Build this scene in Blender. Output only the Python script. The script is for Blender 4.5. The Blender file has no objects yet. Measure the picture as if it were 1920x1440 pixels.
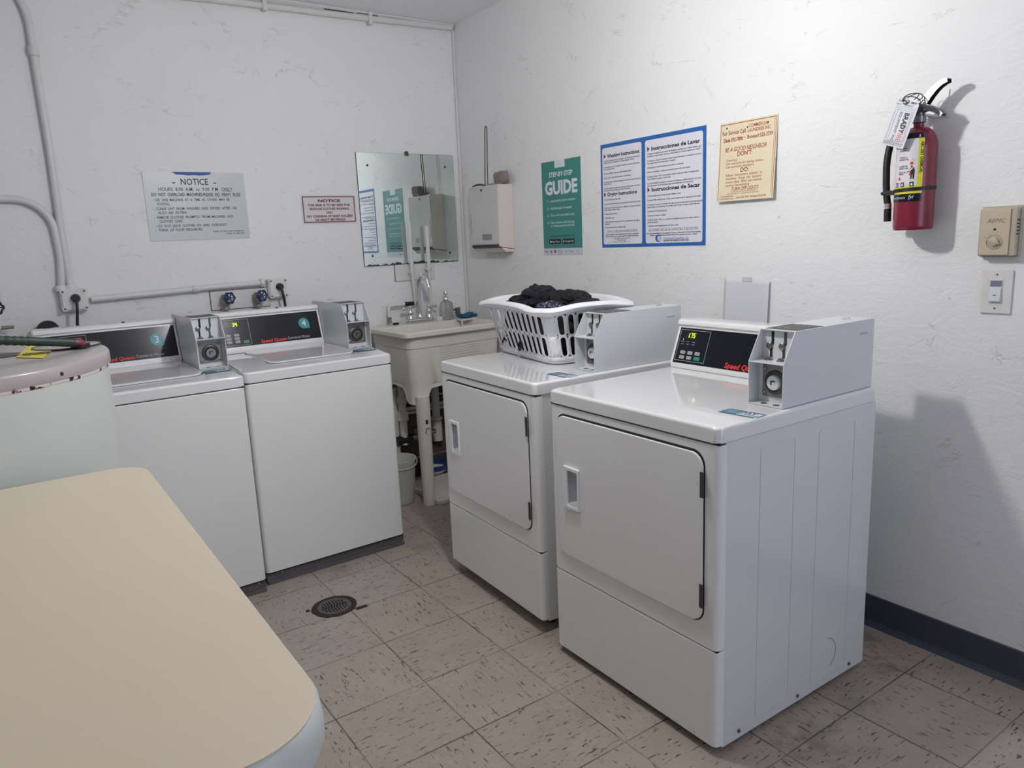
import bpy, bmesh, math, random
from mathutils import Vector, Matrix, noise
R = math.radians
S = bpy.context.scene
COL = S.collection

# ------------------------------------------------------------------ camera, world, lights, exposure
CAM = Vector((-2.3726, -3.8920, 1.3953))
yaw, pitch, roll = R(-34.5258), R(-11.1003), R(-2.4953)
fw = Vector((-math.sin(yaw) * math.cos(pitch), math.cos(yaw) * math.cos(pitch), math.sin(pitch)))
rt = fw.cross(Vector((0, 0, 1))).normalized()
up = rt.cross(fw)
r2 = rt * math.cos(roll) + up * math.sin(roll)
u2 = up * math.cos(roll) - rt * math.sin(roll)
cd = bpy.data.cameras.new('camera')
cam = bpy.data.objects.new('camera', cd)
COL.objects.link(cam)
cam.matrix_world = Matrix(((r2.x, u2.x, -fw.x, CAM.x), (r2.y, u2.y, -fw.y, CAM.y), (r2.z, u2.z, -fw.z, CAM.z), (0, 0, 0, 1)))
cd.sensor_width = 36
cd.lens = 1383.11 / 1920 * 36
cd.clip_start = 0.02
S.camera = cam
w = bpy.data.worlds.new('world')
w.use_nodes = True
w.node_tree.nodes['Background'].inputs[0].default_value = (0.5, 0.6, 0.8, 1)
w.node_tree.nodes['Background'].inputs[1].default_value = 0.05
S.world = w
BULB = Vector((-1.20, -2.22, 2.07))      # the bare pendant lamp
BULB_E = 560.0
FILL_E = 2.9                              # bluish fill from the added, unseen pane behind the camera
S.view_settings.view_transform = 'Standard'
S.view_settings.look = 'None'
S.view_settings.gamma = 1
S.view_settings.use_curve_mapping = False
S.view_settings.exposure = 0.0
S.cycles.use_denoising = True
S.cycles.max_bounces = 10
S.cycles.diffuse_bounces = 6
S.cycles.sample_clamp_indirect = 6
H_ROOM = 2.61


# ------------------------------------------------------------------ materials
def lin(c):
    return tuple(((v / 255) / 12.92 if v / 255 <= 0.04045 else ((v / 255 + 0.055) / 1.055) ** 2.4) for v in c)


MATS = {}


def mat(name, rgb, rough=0.5, metal=0.0, bump=0.0, scale=60.0, var=0.04, coat=0.0, emit=None, alpha=None, trans=0.0, spec=0.5):
    if name in MATS:
        return MATS[name]
    m = bpy.data.materials.new(name)
    m.use_nodes = True
    nt = m.node_tree
    b = nt.nodes['Principled BSDF']
    c = lin(rgb) if max(rgb) > 1.001 else rgb
    tc = nt.nodes.new('ShaderNodeTexCoord')
    nz = nt.nodes.new('ShaderNodeTexNoise')
    nz.inputs['Scale'].default_value = scale
    nz.inputs['Detail'].default_value = 4
    nt.links.new(tc.outputs['Object'], nz.inputs['Vector'])
    mx = nt.nodes.new('ShaderNodeMix')
    mx.data_type = 'RGBA'
    mx.inputs[6].default_value = (*[v * (1 - var) for v in c], 1)
    mx.inputs[7].default_value = (*[min(1, v * (1 + var)) for v in c], 1)
    nt.links.new(nz.outputs['Fac'], mx.inputs[0])
    nt.links.new(mx.outputs[2], b.inputs['Base Color'])
    b.inputs['Roughness'].default_value = rough
    b.inputs['Metallic'].default_value = metal
    b.inputs['Specular IOR Level'].default_value = spec
    if coat:
        b.inputs['Coat Weight'].default_value = coat
        b.inputs['Coat Roughness'].default_value = 0.03 if coat > .7 else 0.08
    if trans:
        b.inputs['Transmission Weight'].default_value = trans
    if bump:
        bp = nt.nodes.new('ShaderNodeBump')
        bp.inputs['Strength'].default_value = bump
        bp.inputs['Distance'].default_value = 0.002
        nt.links.new(nz.outputs['Fac'], bp.inputs['Height'])
        nt.links.new(bp.outputs['Normal'], b.inputs['Normal'])
    if emit:
        b.inputs['Emission Color'].default_value = (*lin(rgb), 1)
        b.inputs['Emission Strength'].default_value = emit
    MATS[name] = m
    return m


def N(nt, t, **kw):
    n = nt.nodes.new(t)
    for k, v in kw.items():
        if k in ('operation', 'data_type', 'blend_type', 'feature', 'noise_dimensions', 'distance'):
            setattr(n, k, v)
        else:
            n.inputs[int(k[1:]) if k[1:].isdigit() else k].default_value = v
    return n


def mth(nt, op, a, b=None, c=None):
    n = nt.nodes.new('ShaderNodeMath')
    n.operation = op
    for i, v in enumerate((a, b, c)):
        if v is None:
            continue
        if isinstance(v, (int, float)):
            n.inputs[i].default_value = v
        else:
            nt.links.new(v, n.inputs[i])
    return n.outputs[0]


def ramp(nt, src, stops):
    n = nt.nodes.new('ShaderNodeValToRGB')
    cr = n.color_ramp
    while len(cr.elements) < len(stops):
        cr.elements.new(0.5)
    for e, (p, c) in zip(cr.elements, stops):
        e.position = p
        e.color = (c, c, c, 1) if isinstance(c, (int, float)) else (*c, 1)
    nt.links.new(src, n.inputs[0])
    return n.outputs[0]


def mixc(nt, fac, a, b, bt='MIX'):
    n = nt.nodes.new('ShaderNodeMix')
    n.data_type = 'RGBA'
    n.blend_type = bt
    for i, v in ((0, fac), (6, a), (7, b)):
        if isinstance(v, (int, float)):
            n.inputs[i].default_value = v
        elif isinstance(v, tuple):
            n.inputs[i].default_value = (*v, 1)
        else:
            nt.links.new(v, n.inputs[i])
    return n.outputs[2]


def wall_mat():
    m = bpy.data.materials.new('painted_plaster')
    m.use_nodes = True
    nt = m.node_tree
    b = nt.nodes['Principled BSDF']
    tc = nt.nodes.new('ShaderNodeTexCoord')
    g = nt.nodes.new('ShaderNodeNewGeometry')
    P_ = g.outputs['Position']
    big = N(nt, 'ShaderNodeTexNoise', Scale=1.6, Detail=3.0)
    mid = N(nt, 'ShaderNodeTexNoise', Scale=9.0, Detail=6.0, Roughness=0.6)
    fine = N(nt, 'ShaderNodeTexNoise', Scale=90.0, Detail=5.0, Roughness=0.65)
    for n in (big, mid, fine):
        nt.links.new(P_, n.inputs['Vector'])
    # flattened trowel ripples
    mp = nt.nodes.new('ShaderNodeMapping')
    mp.inputs['Scale'].default_value = (10, 10, 17)
    nt.links.new(P_, mp.inputs['Vector'])
    rip = N(nt, 'ShaderNodeTexNoise', Scale=1.0, Detail=7.0, Roughness=0.62, Distortion=1.2)
    nt.links.new(mp.outputs[0], rip.inputs['Vector'])
    # cracks: thin zero level of a distorted noise, kept only where a mask allows
    ck = N(nt, 'ShaderNodeTexNoise', Scale=1.0, Detail=6.0, Roughness=0.55, Distortion=0.6)
    mp2 = nt.nodes.new('ShaderNodeMapping')
    mp2.inputs['Scale'].default_value = (2.2, 2.2, 5.0)
    nt.links.new(P_, mp2.inputs['Vector'])
    nt.links.new(mp2.outputs[0], ck.inputs['Vector'])
    d = mth(nt, 'ABSOLUTE', mth(nt, 'SUBTRACT', ck.outputs['Fac'], 0.5))
    line = ramp(nt, d, [(0.0, 1.0), (0.006, 0.0)])
    msk = ramp(nt, mid.outputs['Fac'], [(0.50, 0.0), (0.60, 1.0)])
    crack = mth(nt, 'MULTIPLY', line, msk)
    # scattered specks
    vo = N(nt, 'ShaderNodeTexVoronoi', Scale=7.0)
    nt.links.new(P_, vo.inputs['Vector'])
    speck = ramp(nt, vo.outputs['Distance'], [(0.0, 1.0), (0.028, 1.0), (0.04, 0.0)])
    speck = mth(nt, 'MULTIPLY', speck, ramp(nt, big.outputs['Fac'], [(0.5, 0.0), (0.56, 1.0)]))
    col = mixc(nt, big.outputs['Fac'], lin((218, 219, 219)), lin((229, 230, 229)))
    col = mixc(nt, mth(nt, 'MULTIPLY', ramp(nt, rip.outputs['Fac'], [(0.62, 0.0), (0.8, 1.0)]), 0.10), col, lin((186, 182, 180)))
    col = mixc(nt, mth(nt, 'MULTIPLY', crack, 0.30), col, lin((150, 146, 142)))
    col = mixc(nt, mth(nt, 'MULTIPLY', speck, 0.35), col, lin((120, 114, 110)))
    nt.links.new(col, b.inputs['Base Color'])
    b.inputs['Roughness'].default_value = 0.6
    h = mth(nt, 'ADD', mth(nt, 'MULTIPLY', rip.outputs['Fac'], 0.8), mth(nt, 'MULTIPLY', fine.outputs['Fac'], 0.16))
    h = mth(nt, 'ADD', h, mth(nt, 'MULTIPLY', big.outputs['Fac'], 1.6))
    h = mth(nt, 'SUBTRACT', h, mth(nt, 'MULTIPLY', crack, 0.35))
    bp = N(nt, 'ShaderNodeBump', Strength=0.42, Distance=0.011)
    nt.links.new(h, bp.inputs['Height'])
    nt.links.new(bp.outputs['Normal'], b.inputs['Normal'])
    return m


def floor_mat():
    T = 0.3048
    m = bpy.data.materials.new('vinyl_tile')
    m.use_nodes = True
    nt = m.node_tree
    b = nt.nodes['Principled BSDF']
    g = nt.nodes.new('ShaderNodeNewGeometry')
    sp = nt.nodes.new('ShaderNodeSeparateXYZ')
    nt.links.new(g.outputs['Position'], sp.inputs[0])
    X = mth(nt, 'DIVIDE', mth(nt, 'ADD', sp.outputs[0], 1.4136 + 20 * T), T)
    Y = mth(nt, 'DIVIDE', mth(nt, 'ADD', sp.outputs[1], 1.0133 + 20 * T), T)
    ix, iy = mth(nt, 'FLOOR', X), mth(nt, 'FLOOR', Y)
    fx, fy = mth(nt, 'FRACT', X), mth(nt, 'FRACT', Y)
    par = mth(nt, 'MODULO', mth(nt, 'ADD', ix, iy), 2.0)
    # streak coordinates: along x on even tiles, along y on odd ones
    inv = par
    par = mth(nt, 'SUBTRACT', 1.0, par)
    a = mth(nt, 'ADD', mth(nt, 'MULTIPLY', X, inv), mth(nt, 'MULTIPLY', Y, par))
    c = mth(nt, 'ADD', mth(nt, 'MULTIPLY', Y, inv), mth(nt, 'MULTIPLY', X, par))
    cmb = nt.nodes.new('ShaderNodeCombineXYZ')
    nt.links.new(mth(nt, 'MULTIPLY', a, 8.6), cmb.inputs[0])
    nt.links.new(mth(nt, 'MULTIPLY', c, 37.0), cmb.inputs[1])
    nt.links.new(mth(nt, 'ADD', mth(nt, 'MULTIPLY', ix, 3.7), mth(nt, 'MULTIPLY', iy, 11.3)), cmb.inputs[2])
    fl = N(nt, 'ShaderNodeTexNoise', Scale=1.0, Detail=3.0, Roughness=0.6, Distortion=0.25)
    nt.links.new(cmb.outputs[0], fl.inputs['Vector'])
    fleck = ramp(nt, fl.outputs['Fac'], [(0.615, 0.0), (0.645, 1.0)])
    light = ramp(nt, fl.outputs['Fac'], [(0.30, 1.0), (0.37, 0.0)])
    soft = N(nt, 'ShaderNodeTexNoise', Scale=7.0, Detail=5.0, Roughness=0.6)
    nt.links.new(g.outputs['Position'], soft.inputs['Vector'])
    wn = nt.nodes.new('ShaderNodeTexWhiteNoise')
    c2 = nt.nodes.new('ShaderNodeCombineXYZ')
    nt.links.new(ix, c2.inputs[0])
    nt.links.new(iy, c2.inputs[1])
    nt.links.new(c2.outputs[0], wn.inputs['Vector'])
    col = mixc(nt, soft.outputs['Fac'], lin((146, 135, 124)), lin((178, 167, 156)))
    col = mixc(nt, mth(nt, 'MULTIPLY', wn.outputs['Value'], 0.18), col, lin((140, 126, 112)))
    col = mixc(nt, mth(nt, 'MULTIPLY', light, 0.3), col, lin((200, 190, 180)))
    col = mixc(nt, mth(nt, 'MULTIPLY', fleck, 0.85), col, lin((70, 53, 44)))
    # joints
    e = mth(nt, 'MINIMUM', mth(nt, 'MINIMUM', fx, mth(nt, 'SUBTRACT', 1.0, fx)), mth(nt, 'MINIMUM', fy, mth(nt, 'SUBTRACT', 1.0, fy)))
    jn = ramp(nt, e, [(0.0, 1.0), (0.004, 1.0), (0.009, 0.0)])
    jm = N(nt, 'ShaderNodeTexNoise', Scale=5.0, Detail=2.0)
    nt.links.new(g.outputs['Position'], jm.inputs['Vector'])
    jn = mth(nt, 'MULTIPLY', jn, ramp(nt, jm.outputs['Fac'], [(0.35, 0.35), (0.6, 0.95)]))
    col = mixc(nt, jn, col, lin((62, 52, 46)))
    # grime stains worn in beside the machines, each with its own blotchy outline
    gn = N(nt, 'ShaderNodeTexNoise', Scale=16.0, Detail=7.0, Roughness=0.7)
    nt.links.new(g.outputs['Position'], gn.inputs['Vector'])
    for (px, py, rad, k) in ((-0.72, -2.86, 0.22, .9), (-0.20, -2.80, 0.16, 1.), (-0.45, -2.80, 0.2, .7), (-1.3, -0.93, 0.10, .7), (-0.9, -0.95, 0.12, .7), (-1.43, -1.23, 0.13, .6), (-0.1, -2.66, .12, 1.)):
        vs = N(nt, 'ShaderNodeVectorMath', operation='DISTANCE')
        vs.inputs[1].default_value = (px, py, 0)
        nt.links.new(g.outputs['Position'], vs.inputs[0])
        q = mth(nt, 'SUBTRACT', 1.0, mth(nt, 'DIVIDE', vs.outputs['Value'], rad))
        q = mth(nt, 'ADD', q, mth(nt, 'MULTIPLY', mth(nt, 'SUBTRACT', gn.outputs['Fac'], 0.5), 2.6))
        col = mixc(nt, mth(nt, 'MULTIPLY', ramp(nt, q, [(0.45, 0.0), (1.0, 1.0)]), 0.42 * k), col, lin((66, 54, 50)))
    nt.links.new(col, b.inputs['Base Color'])
    nt.links.new(ramp(nt, soft.outputs['Fac'], [(0.3, 0.34), (0.7, 0.5)]), b.inputs['Roughness'])
    hh = mth(nt, 'SUBTRACT', mth(nt, 'MULTIPLY', soft.outputs['Fac'], 0.4), jn)
    bp = N(nt, 'ShaderNodeBump', Strength=0.25, Distance=0.002)
    nt.links.new(hh, bp.inputs['Height'])
    nt.links.new(bp.outputs['Normal'], b.inputs['Normal'])
    return m


def mirror_mat():
    m = bpy.data.materials.new('aged_mirror')
    m.use_nodes = True
    nt = m.node_tree
    b = nt.nodes['Principled BSDF']
    tc = nt.nodes.new('ShaderNodeTexCoord')
    sp = nt.nodes.new('ShaderNodeSeparateXYZ')
    nt.links.new(tc.outputs['Object'], sp.inputs[0])
    nz = N(nt, 'ShaderNodeTexNoise', Scale=26.0, Detail=6.0, Roughness=0.7)
    nt.links.new(tc.outputs['Object'], nz.inputs['Vector'])
    # black spots of lost silver along the lower edge, a few pin spots
    zz = mth(nt, 'DIVIDE', sp.outputs[2], 0.017)
    q = mth(nt, 'ADD', zz, mth(nt, 'MULTIPLY', mth(nt, 'SUBTRACT', nz.outputs['Fac'], 0.5), -4.6))
    spot = ramp(nt, q, [(0.28, 1.0), (0.4, 0.0)])
    # grey bloom near the top
    vd = N(nt, 'ShaderNodeVectorMath', operation='DISTANCE')
    vd.inputs[1].default_value = (0.10, 0, 0.56)
    nt.links.new(tc.outputs['Object'], vd.inputs[0])
    n2 = N(nt, 'ShaderNodeTexNoise', Scale=6.0, Detail=5.0)
    nt.links.new(tc.outputs['Object'], n2.inputs['Vector'])
    bl = mth(nt, 'ADD', vd.outputs['Value'], mth(nt, 'MULTIPLY', mth(nt, 'SUBTRACT', n2.outputs['Fac'], 0.5), 0.35))
    bloom = mth(nt, 'MULTIPLY', ramp(nt, bl, [(0.12, 1.0), (0.32, 0.0)]), 0.5)
    col = mixc(nt, bloom, (0.79, 0.86, 0.835), (0.42, 0.46, 0.44))
    col = mixc(nt, spot, col, (0.03, 0.035, 0.035))
    nt.links.new(col, b.inputs['Base Color'])
    nt.links.new(mth(nt, 'SUBTRACT', 1.0, spot), b.inputs['Metallic'])
    b.inputs['Roughness'].default_value = 0.012
    return m


M_WALL = wall_mat()
M_FLOOR = floor_mat()
M_CEIL = mat('ceiling_paint', (230, 230, 234), 0.7, bump=0.2, scale=30)
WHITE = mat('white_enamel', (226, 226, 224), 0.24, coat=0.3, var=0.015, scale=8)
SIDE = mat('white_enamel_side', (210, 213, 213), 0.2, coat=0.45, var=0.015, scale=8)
TOPM = mat('white_enamel_top', (222, 222, 222), 0.25, coat=0.9, var=0.01, scale=8)
METERW = mat('meter_white', (206, 208, 211), 0.32, coat=0.2, var=0.015, scale=10)
DARK = mat('dark_gap', (24, 23, 23), 0.7)
KICK = mat('kick_grey', (92, 88, 90), 0.5, var=0.2, scale=12)
BLACKP = mat('console_black', (13, 15, 25), 0.2, var=0.02, spec=0.4)
SILVER = mat('silver_trim', (188, 190, 194), 0.28, metal=0.2)
CHROME = mat('chrome', (225, 226, 228), 0.07, metal=1.0, var=0.01)
STEEL = mat('brushed_steel', (136, 136, 138), 0.33, metal=1.0, var=0.08, scale=140)
DSTEEL = mat('dark_steel', (88, 84, 80), 0.42, metal=0.8, var=0.1)
PLATE = mat('meter_plate', (126, 124, 120), 0.38, metal=0.5, var=0.08)
LED = mat('led_green', (196, 255, 40), 0.5, emit=2.2)
LEDB = mat('led_blue', (90, 80, 200), 0.5, emit=0.5)
LEDW = mat('led_white', (220, 225, 235), 0.5, emit=0.8)
RED = mat('logo_red', (214, 42, 38), 0.5)
PGREY = mat('print_grey', (176, 180, 186), 0.5)
BTN = mat('button_grey', (168, 170, 172), 0.45)
GREEN = mat('button_green', (34, 128, 96), 0.45)
TEAL = mat('sticker_teal', (44, 142, 146), 0.4)
TEALD = mat('sticker_teal_dark', (30, 96, 116), 0.4)
STICKW = mat('sticker_white', (206, 210, 212), 0.4)
BLACKT = mat('print_black', (30, 30, 36), 0.5)
NAVYT = mat('print_navy', (38, 42, 62), 0.5)
CREAM = mat('cream_plastic', (216, 211, 201), 0.36, var=0.03, scale=9)
PIPEW = mat('painted_pipe', (208, 208, 207), 0.45, bump=0.35, scale=45, var=0.05)
BOXW = mat('box_white', (214, 212, 210), 0.42, bump=0.1, scale=40)
RUBBER = mat('black_rubber', (18, 18, 20), 0.45, var=0.1)
BLUEV = mat('valve_blue', (24, 44, 96), 0.35, metal=0.2)
BRASS = mat('aged_brass', (150, 141, 128), 0.45, metal=0.5, var=0.2)
BWHITE = mat('basket_white', (226, 227, 230), 0.3, var=0.01)
PAPERW = mat('paper_white', (206, 207, 212), 0.7, var=0.01)


# ------------------------------------------------------------------ mesh builder
class MB:
    def __init__(s):
        s.v = []
        s.f = []

    def add(s, vs, fs):
        o = len(s.v)
        s.v += [tuple(v) for v in vs]
        s.f += [tuple(i + o for i in f) for f in fs]
        return s

    def box(s, a, b):
        (x0, y0, z0), (x1, y1, z1) = a, b
        x0, x1 = min(x0, x1), max(x0, x1)
        y0, y1 = min(y0, y1), max(y0, y1)
        z0, z1 = min(z0, z1), max(z0, z1)
        return s.add([(x0, y0, z0), (x1, y0, z0), (x1, y1, z0), (x0, y1, z0), (x0, y0, z1), (x1, y0, z1), (x1, y1, z1), (x0, y1, z1)],
                     [(0, 3, 2, 1), (4, 5, 6, 7), (0, 1, 5, 4), (1, 2, 6, 5), (2, 3, 7, 6), (3, 0, 4, 7)])

    def tube(s, pts, r, n=14, cap=True):
        pts = [Vector(p) for p in pts]
        rr = r if isinstance(r, (list, tuple)) else [r] * len(pts)
        loops = []
        t0 = (pts[1] - pts[0]).normalized()
        ref = Vector((0, 0, 1)) if abs(t0.z) < 0.9 else Vector((1, 0, 0))
        nrm = t0.cross(ref).normalized()
        for i, p in enumerate(pts):
            if i == 0:
                t = t0
            elif i == len(pts) - 1:
                t = (pts[i] - pts[i - 1]).normalized()
            else:
                t = ((pts[i] - pts[i - 1]).normalized() + (pts[i + 1] - pts[i]).normalized())
                t = t.normalized() if t.length > 1e-6 else t0
            nrm = (nrm - t * nrm.dot(t))
            nrm = nrm.normalized() if nrm.length > 1e-6 else t.orthogonal().normalized()
            bn = t.cross(nrm)
            loops.append([p + (nrm * math.cos(2 * math.pi * k / n) + bn * math.sin(2 * math.pi * k / n)) * rr[i] for k in range(n)])
        return s.loft(loops, cap, cap)

    def loft(s, loops, cap0=True, cap1=True, closed=True):
        n = len(loops[0])
        vs = [v for l in loops for v in l]
        fs = []
        for i in range(len(loops) - 1):
            for k in range(n if closed else n - 1):
                k2 = (k + 1) % n
                fs.append((i * n + k, i * n + k2, (i + 1) * n + k2, (i + 1) * n + k))
        if cap0:
            fs.append(tuple(range(n - 1, -1, -1)))
        if cap1:
            fs.append(tuple(range((len(loops) - 1) * n, len(loops) * n)))
        return s.add(vs, fs)

    def lathe(s, prof, c=(0, 0, 0), n=40, axis='z', cap=True):
        loops = []
        for r, h in prof:
            l = []
            for k in range(n):
                a = 2 * math.pi * k / n
                x, y = r * math.cos(a), r * math.sin(a)
                if axis == 'z':
                    p = (c[0] + x, c[1] + y, c[2] + h)
                elif axis == 'y':      # height runs along -y (out of a wall)
                    p = (c[0] + x, c[1] - h, c[2] + y)
                else:
                    p = (c[0] + h, c[1] + x, c[2] + y)
                l.append(p)
            loops.append(l)
        return s.loft(loops, cap, cap)

    def poly(s, pts, d0, d1, plane='xz'):
        """extrude a 2D outline; plane xz is extruded along y, xy along z, yz along x"""
        def P(p, d):
            return {'xz': (p[0], d, p[1]), 'xy': (p[0], p[1], d), 'yz': (d, p[0], p[1])}[plane]
        return s.loft([[P(p, d0) for p in pts], [P(p, d1) for p in pts]])

    def build(s, name, m, parent=None, smooth=None, bevel=0, seg=2, loc=None, wn=False):
        me = bpy.data.meshes.new(name)
        me.from_pydata(s.v, [], s.f)
        bm = bmesh.new()
        bm.from_mesh(me)
        bmesh.ops.recalc_face_normals(bm, faces=bm.faces)
        if bevel:
            ed = [e for e in bm.edges if len(e.link_faces) == 2 and e.calc_face_angle(0) > R(35)]
            bmesh.ops.bevel(bm, geom=ed, offset=bevel, segments=seg, affect='EDGES', profile=0.6, clamp_overlap=True)
        bm.to_mesh(me)
        bm.free()
        if smooth is not None or bevel:
            me.shade_smooth()
            try:
                me.set_sharp_from_angle(angle=R(smooth if smooth is not None else 40))
            except Exception:
                pass
        me.materials.append(m)
        o = bpy.data.objects.new(name, me)
        COL.objects.link(o)
        if bevel or wn:
            md = o.modifiers.new('n', 'WEIGHTED_NORMAL')
            md.keep_sharp = True
            md.weight = 100
        if parent is not None:
            o.parent = parent
        if loc is not None:
            o.location = loc
        return o


def rrect(x0, z0, x1, z1, r, n=5):
    """rounded rectangle outline, counter-clockwise"""
    pts = []
    for cx, cz, a0 in ((x1 - r, z0 + r, -90), (x1 - r, z1 - r, 0), (x0 + r, z1 - r, 90), (x0 + r, z0 + r, 180)):
        for k in range(n + 1):
            a = R(a0 + 90 * k / n)
            pts.append((cx + r * math.cos(a), cz + r * math.sin(a)))
    return pts


def ring2(outer, inner, d0, d1, plane='xz'):
    """frame between two outlines with the same number of points"""
    def P(p, d):
        return {'xz': (p[0], d, p[1]), 'xy': (p[0], p[1], d), 'yz': (d, p[0], p[1])}[plane]
    n = len(outer)
    L = [[P(p, d0) for p in outer], [P(p, d1) for p in outer], [P(p, d1) for p in inner], [P(p, d0) for p in inner]]
    vs = [v for l in L for v in l]
    fs = []
    for i in range(4):
        for k in range(n):
            k2 = (k + 1) % n
            j = (i + 1) % 4
            fs.append((i * n + k, i * n + k2, j * n + k2, j * n + k))
    return vs, fs


def bez(p0, p1, p2, p3, n=12):
    out = []
    for k in range(n + 1):
        t = k / n
        out.append(Vector(p0) * (1 - t) ** 3 + Vector(p1) * 3 * t * (1 - t) ** 2 + Vector(p2) * 3 * t * t * (1 - t) + Vector(p3) * t ** 3)
    return out


def text(mb, s, size, x, z, y=0.0, align='l', sx=1.0, bold=0.0, mp=None, rot=0.0, shear=0.0):
    """flat lettering added to mb; faces -y by default, mp(u, v) maps it elsewhere"""
    cu = bpy.data.curves.new('t', 'FONT')
    cu.body = s
    cu.size = size
    cu.offset = bold * size
    cu.resolution_u = 2
    cu.shear = shear
    cu.align_x = {'l': 'LEFT', 'c': 'CENTER', 'r': 'RIGHT'}[align]
    ob = bpy.data.objects.new('t', cu)
    me = bpy.data.meshes.new_from_object(ob)
    ca, sa = math.cos(rot), math.sin(rot)
    vs = []
    for v in me.vertices:
        u, q = v.co.x * sx, v.co.y
        u, q = x + u * ca - q * sa, z + u * sa + q * ca
        vs.append(mp(u, q) if mp else (u, y, q))
    tw = size * (len(s) + 2)
    bad = {v.index for v in me.vertices if not (-0.4 * size < v.co.y < 1.15 * size and -tw < v.co.x < tw)}
    fs = [tuple(p.vertices) for p in me.polygons if not bad.intersection(p.vertices)]
    if bad:
        keep = {i: k for k, i in enumerate(i for i in range(len(vs)) if i not in bad)}
        vs = [v for i, v in enumerate(vs) if i not in bad]
        fs = [tuple(keep[i] for i in f) for f in fs]
    mb.add(vs, fs)
    bpy.data.meshes.remove(me)
    bpy.data.objects.remove(ob)
    bpy.data.curves.remove(cu)
    return mb


def width(s, size, sx=1.0):
    cu = bpy.data.curves.new('t', 'FONT')
    cu.body = s
    cu.size = size
    ob = bpy.data.objects.new('t', cu)
    me = bpy.data.meshes.new_from_object(ob)
    w_ = max((v.co.x for v in me.vertices), default=0) * sx
    bpy.data.meshes.remove(me)
    bpy.data.objects.remove(ob)
    bpy.data.curves.remove(cu)
    return w_


def fit(mb, s, size, x, z, wd, y=0.0, align='l', bold=0.0, mp=None, shear=0.0, rot=0.0):
    """lettering squeezed to a given width"""
    w0 = width(s, size)
    return text(mb, s, size, x, z, y, align, wd / w0, bold, mp, rot, shear)


def thing(name, label, cat, loc=(0, 0, 0), rz=0.0, group=None):
    o = bpy.data.objects.new(name, None)
    COL.objects.link(o)
    o.location = loc
    o.rotation_euler = (0, 0, rz)
    o.empty_display_size = 0.05
    o['label'] = label
    o['category'] = cat
    if group:
        o['group'] = group
    return o


def tag(o, label, cat, group=None):
    o['label'] = label
    o['category'] = cat
    if group:
        o['group'] = group
    return o


def struct(o):
    o['kind'] = 'structure'
    return o


WR = R(-90)     # things on or against the right wall face -x
# ------------------------------------------------------------------ the room
XL, YF = -3.9, -5.3
struct(MB().box((XL - .1, YF - .1, -0.1), (0.1, 0.1, 0)).build('floor', M_FLOOR))
struct(MB().box((XL - .1, YF - .1, H_ROOM), (0.1, 0.1, H_ROOM + 0.1)).build('ceiling', M_CEIL))
struct(MB().box((XL, 0, 0), (0, 0.1, H_ROOM)).build('wall_back', M_WALL))
struct(MB().box((0, YF, 0), (0.1, 0.1, H_ROOM)).build('wall_right', M_WALL))
struct(MB().box((XL - .1, YF, 0), (XL, 0.1, H_ROOM)).build('wall_left', M_WALL))
# front wall behind the camera opened for an added, unseen fill-light window
wx0, wx1, wz0, wz1 = -1.65, -0.35, 0.55, 2.25
fr = MB()
fr.box((XL, YF - .1, 0), (wx0, YF, H_ROOM)).box((wx1, YF - .1, 0), (0, YF, H_ROOM))
fr.box((wx0, YF - .1, 0), (wx1, YF, wz0)).box((wx0, YF - .1, wz1), (wx1, YF, H_ROOM))
struct(fr.build('wall_front', M_WALL))
fill_win = struct(MB().box((wx0, YF - .03, wz0), (wx0 + .05, YF + .01, wz1)).box((wx1 - .05, YF - .03, wz0), (wx1, YF + .01, wz1))
             .box((wx0 + .05, YF - .03, wz0), (wx1 - .05, YF + .01, wz0 + .05)).box((wx0 + .05, YF - .03, wz1 - .05), (wx1 - .05, YF + .01, wz1))
             .box(((wx0 + wx1) / 2 - .02, YF - .03, wz0 + .05), ((wx0 + wx1) / 2 + .02, YF + .01, wz1 - .05)).build('fill_window', BOXW))
MB().box((wx0 + .05, YF - .06, wz0 + .05), (wx1 - .05, YF - .05, wz1 - .05)).build('pane', mat('fill_glow', (214, 222, 246), 0.5, emit=FILL_E), fill_win)  # glowing surface added out of view to brighten the room
bb = MB()
prof = [(0, 0), (-0.016, 0), (-0.008, 0.012), (-0.004, 0.02), (-0.004, 0.112), (0, 0.115)]
bb.loft([[(x, y, z) for x, z in prof] for y in (YF, 0)])
M_BASE = mat('vinyl_base_grey', (62, 65, 75), 0.42, var=0.06, scale=14)
struct(bb.build('baseboard_right', M_BASE))
b2 = MB()
b2.box((XL, -0.004, 0), (-0.004, 0, 0.115))
struct(b2.build('baseboard_back', M_BASE))
# thin plaster bead running down the corner
struct(MB().tube([(-0.006, -0.006, 0.12), (-0.008, -0.006, 1.3), (-0.005, -0.007, 2.58)], 0.009, 8).build('trim_1', PIPEW, smooth=60))

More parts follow.
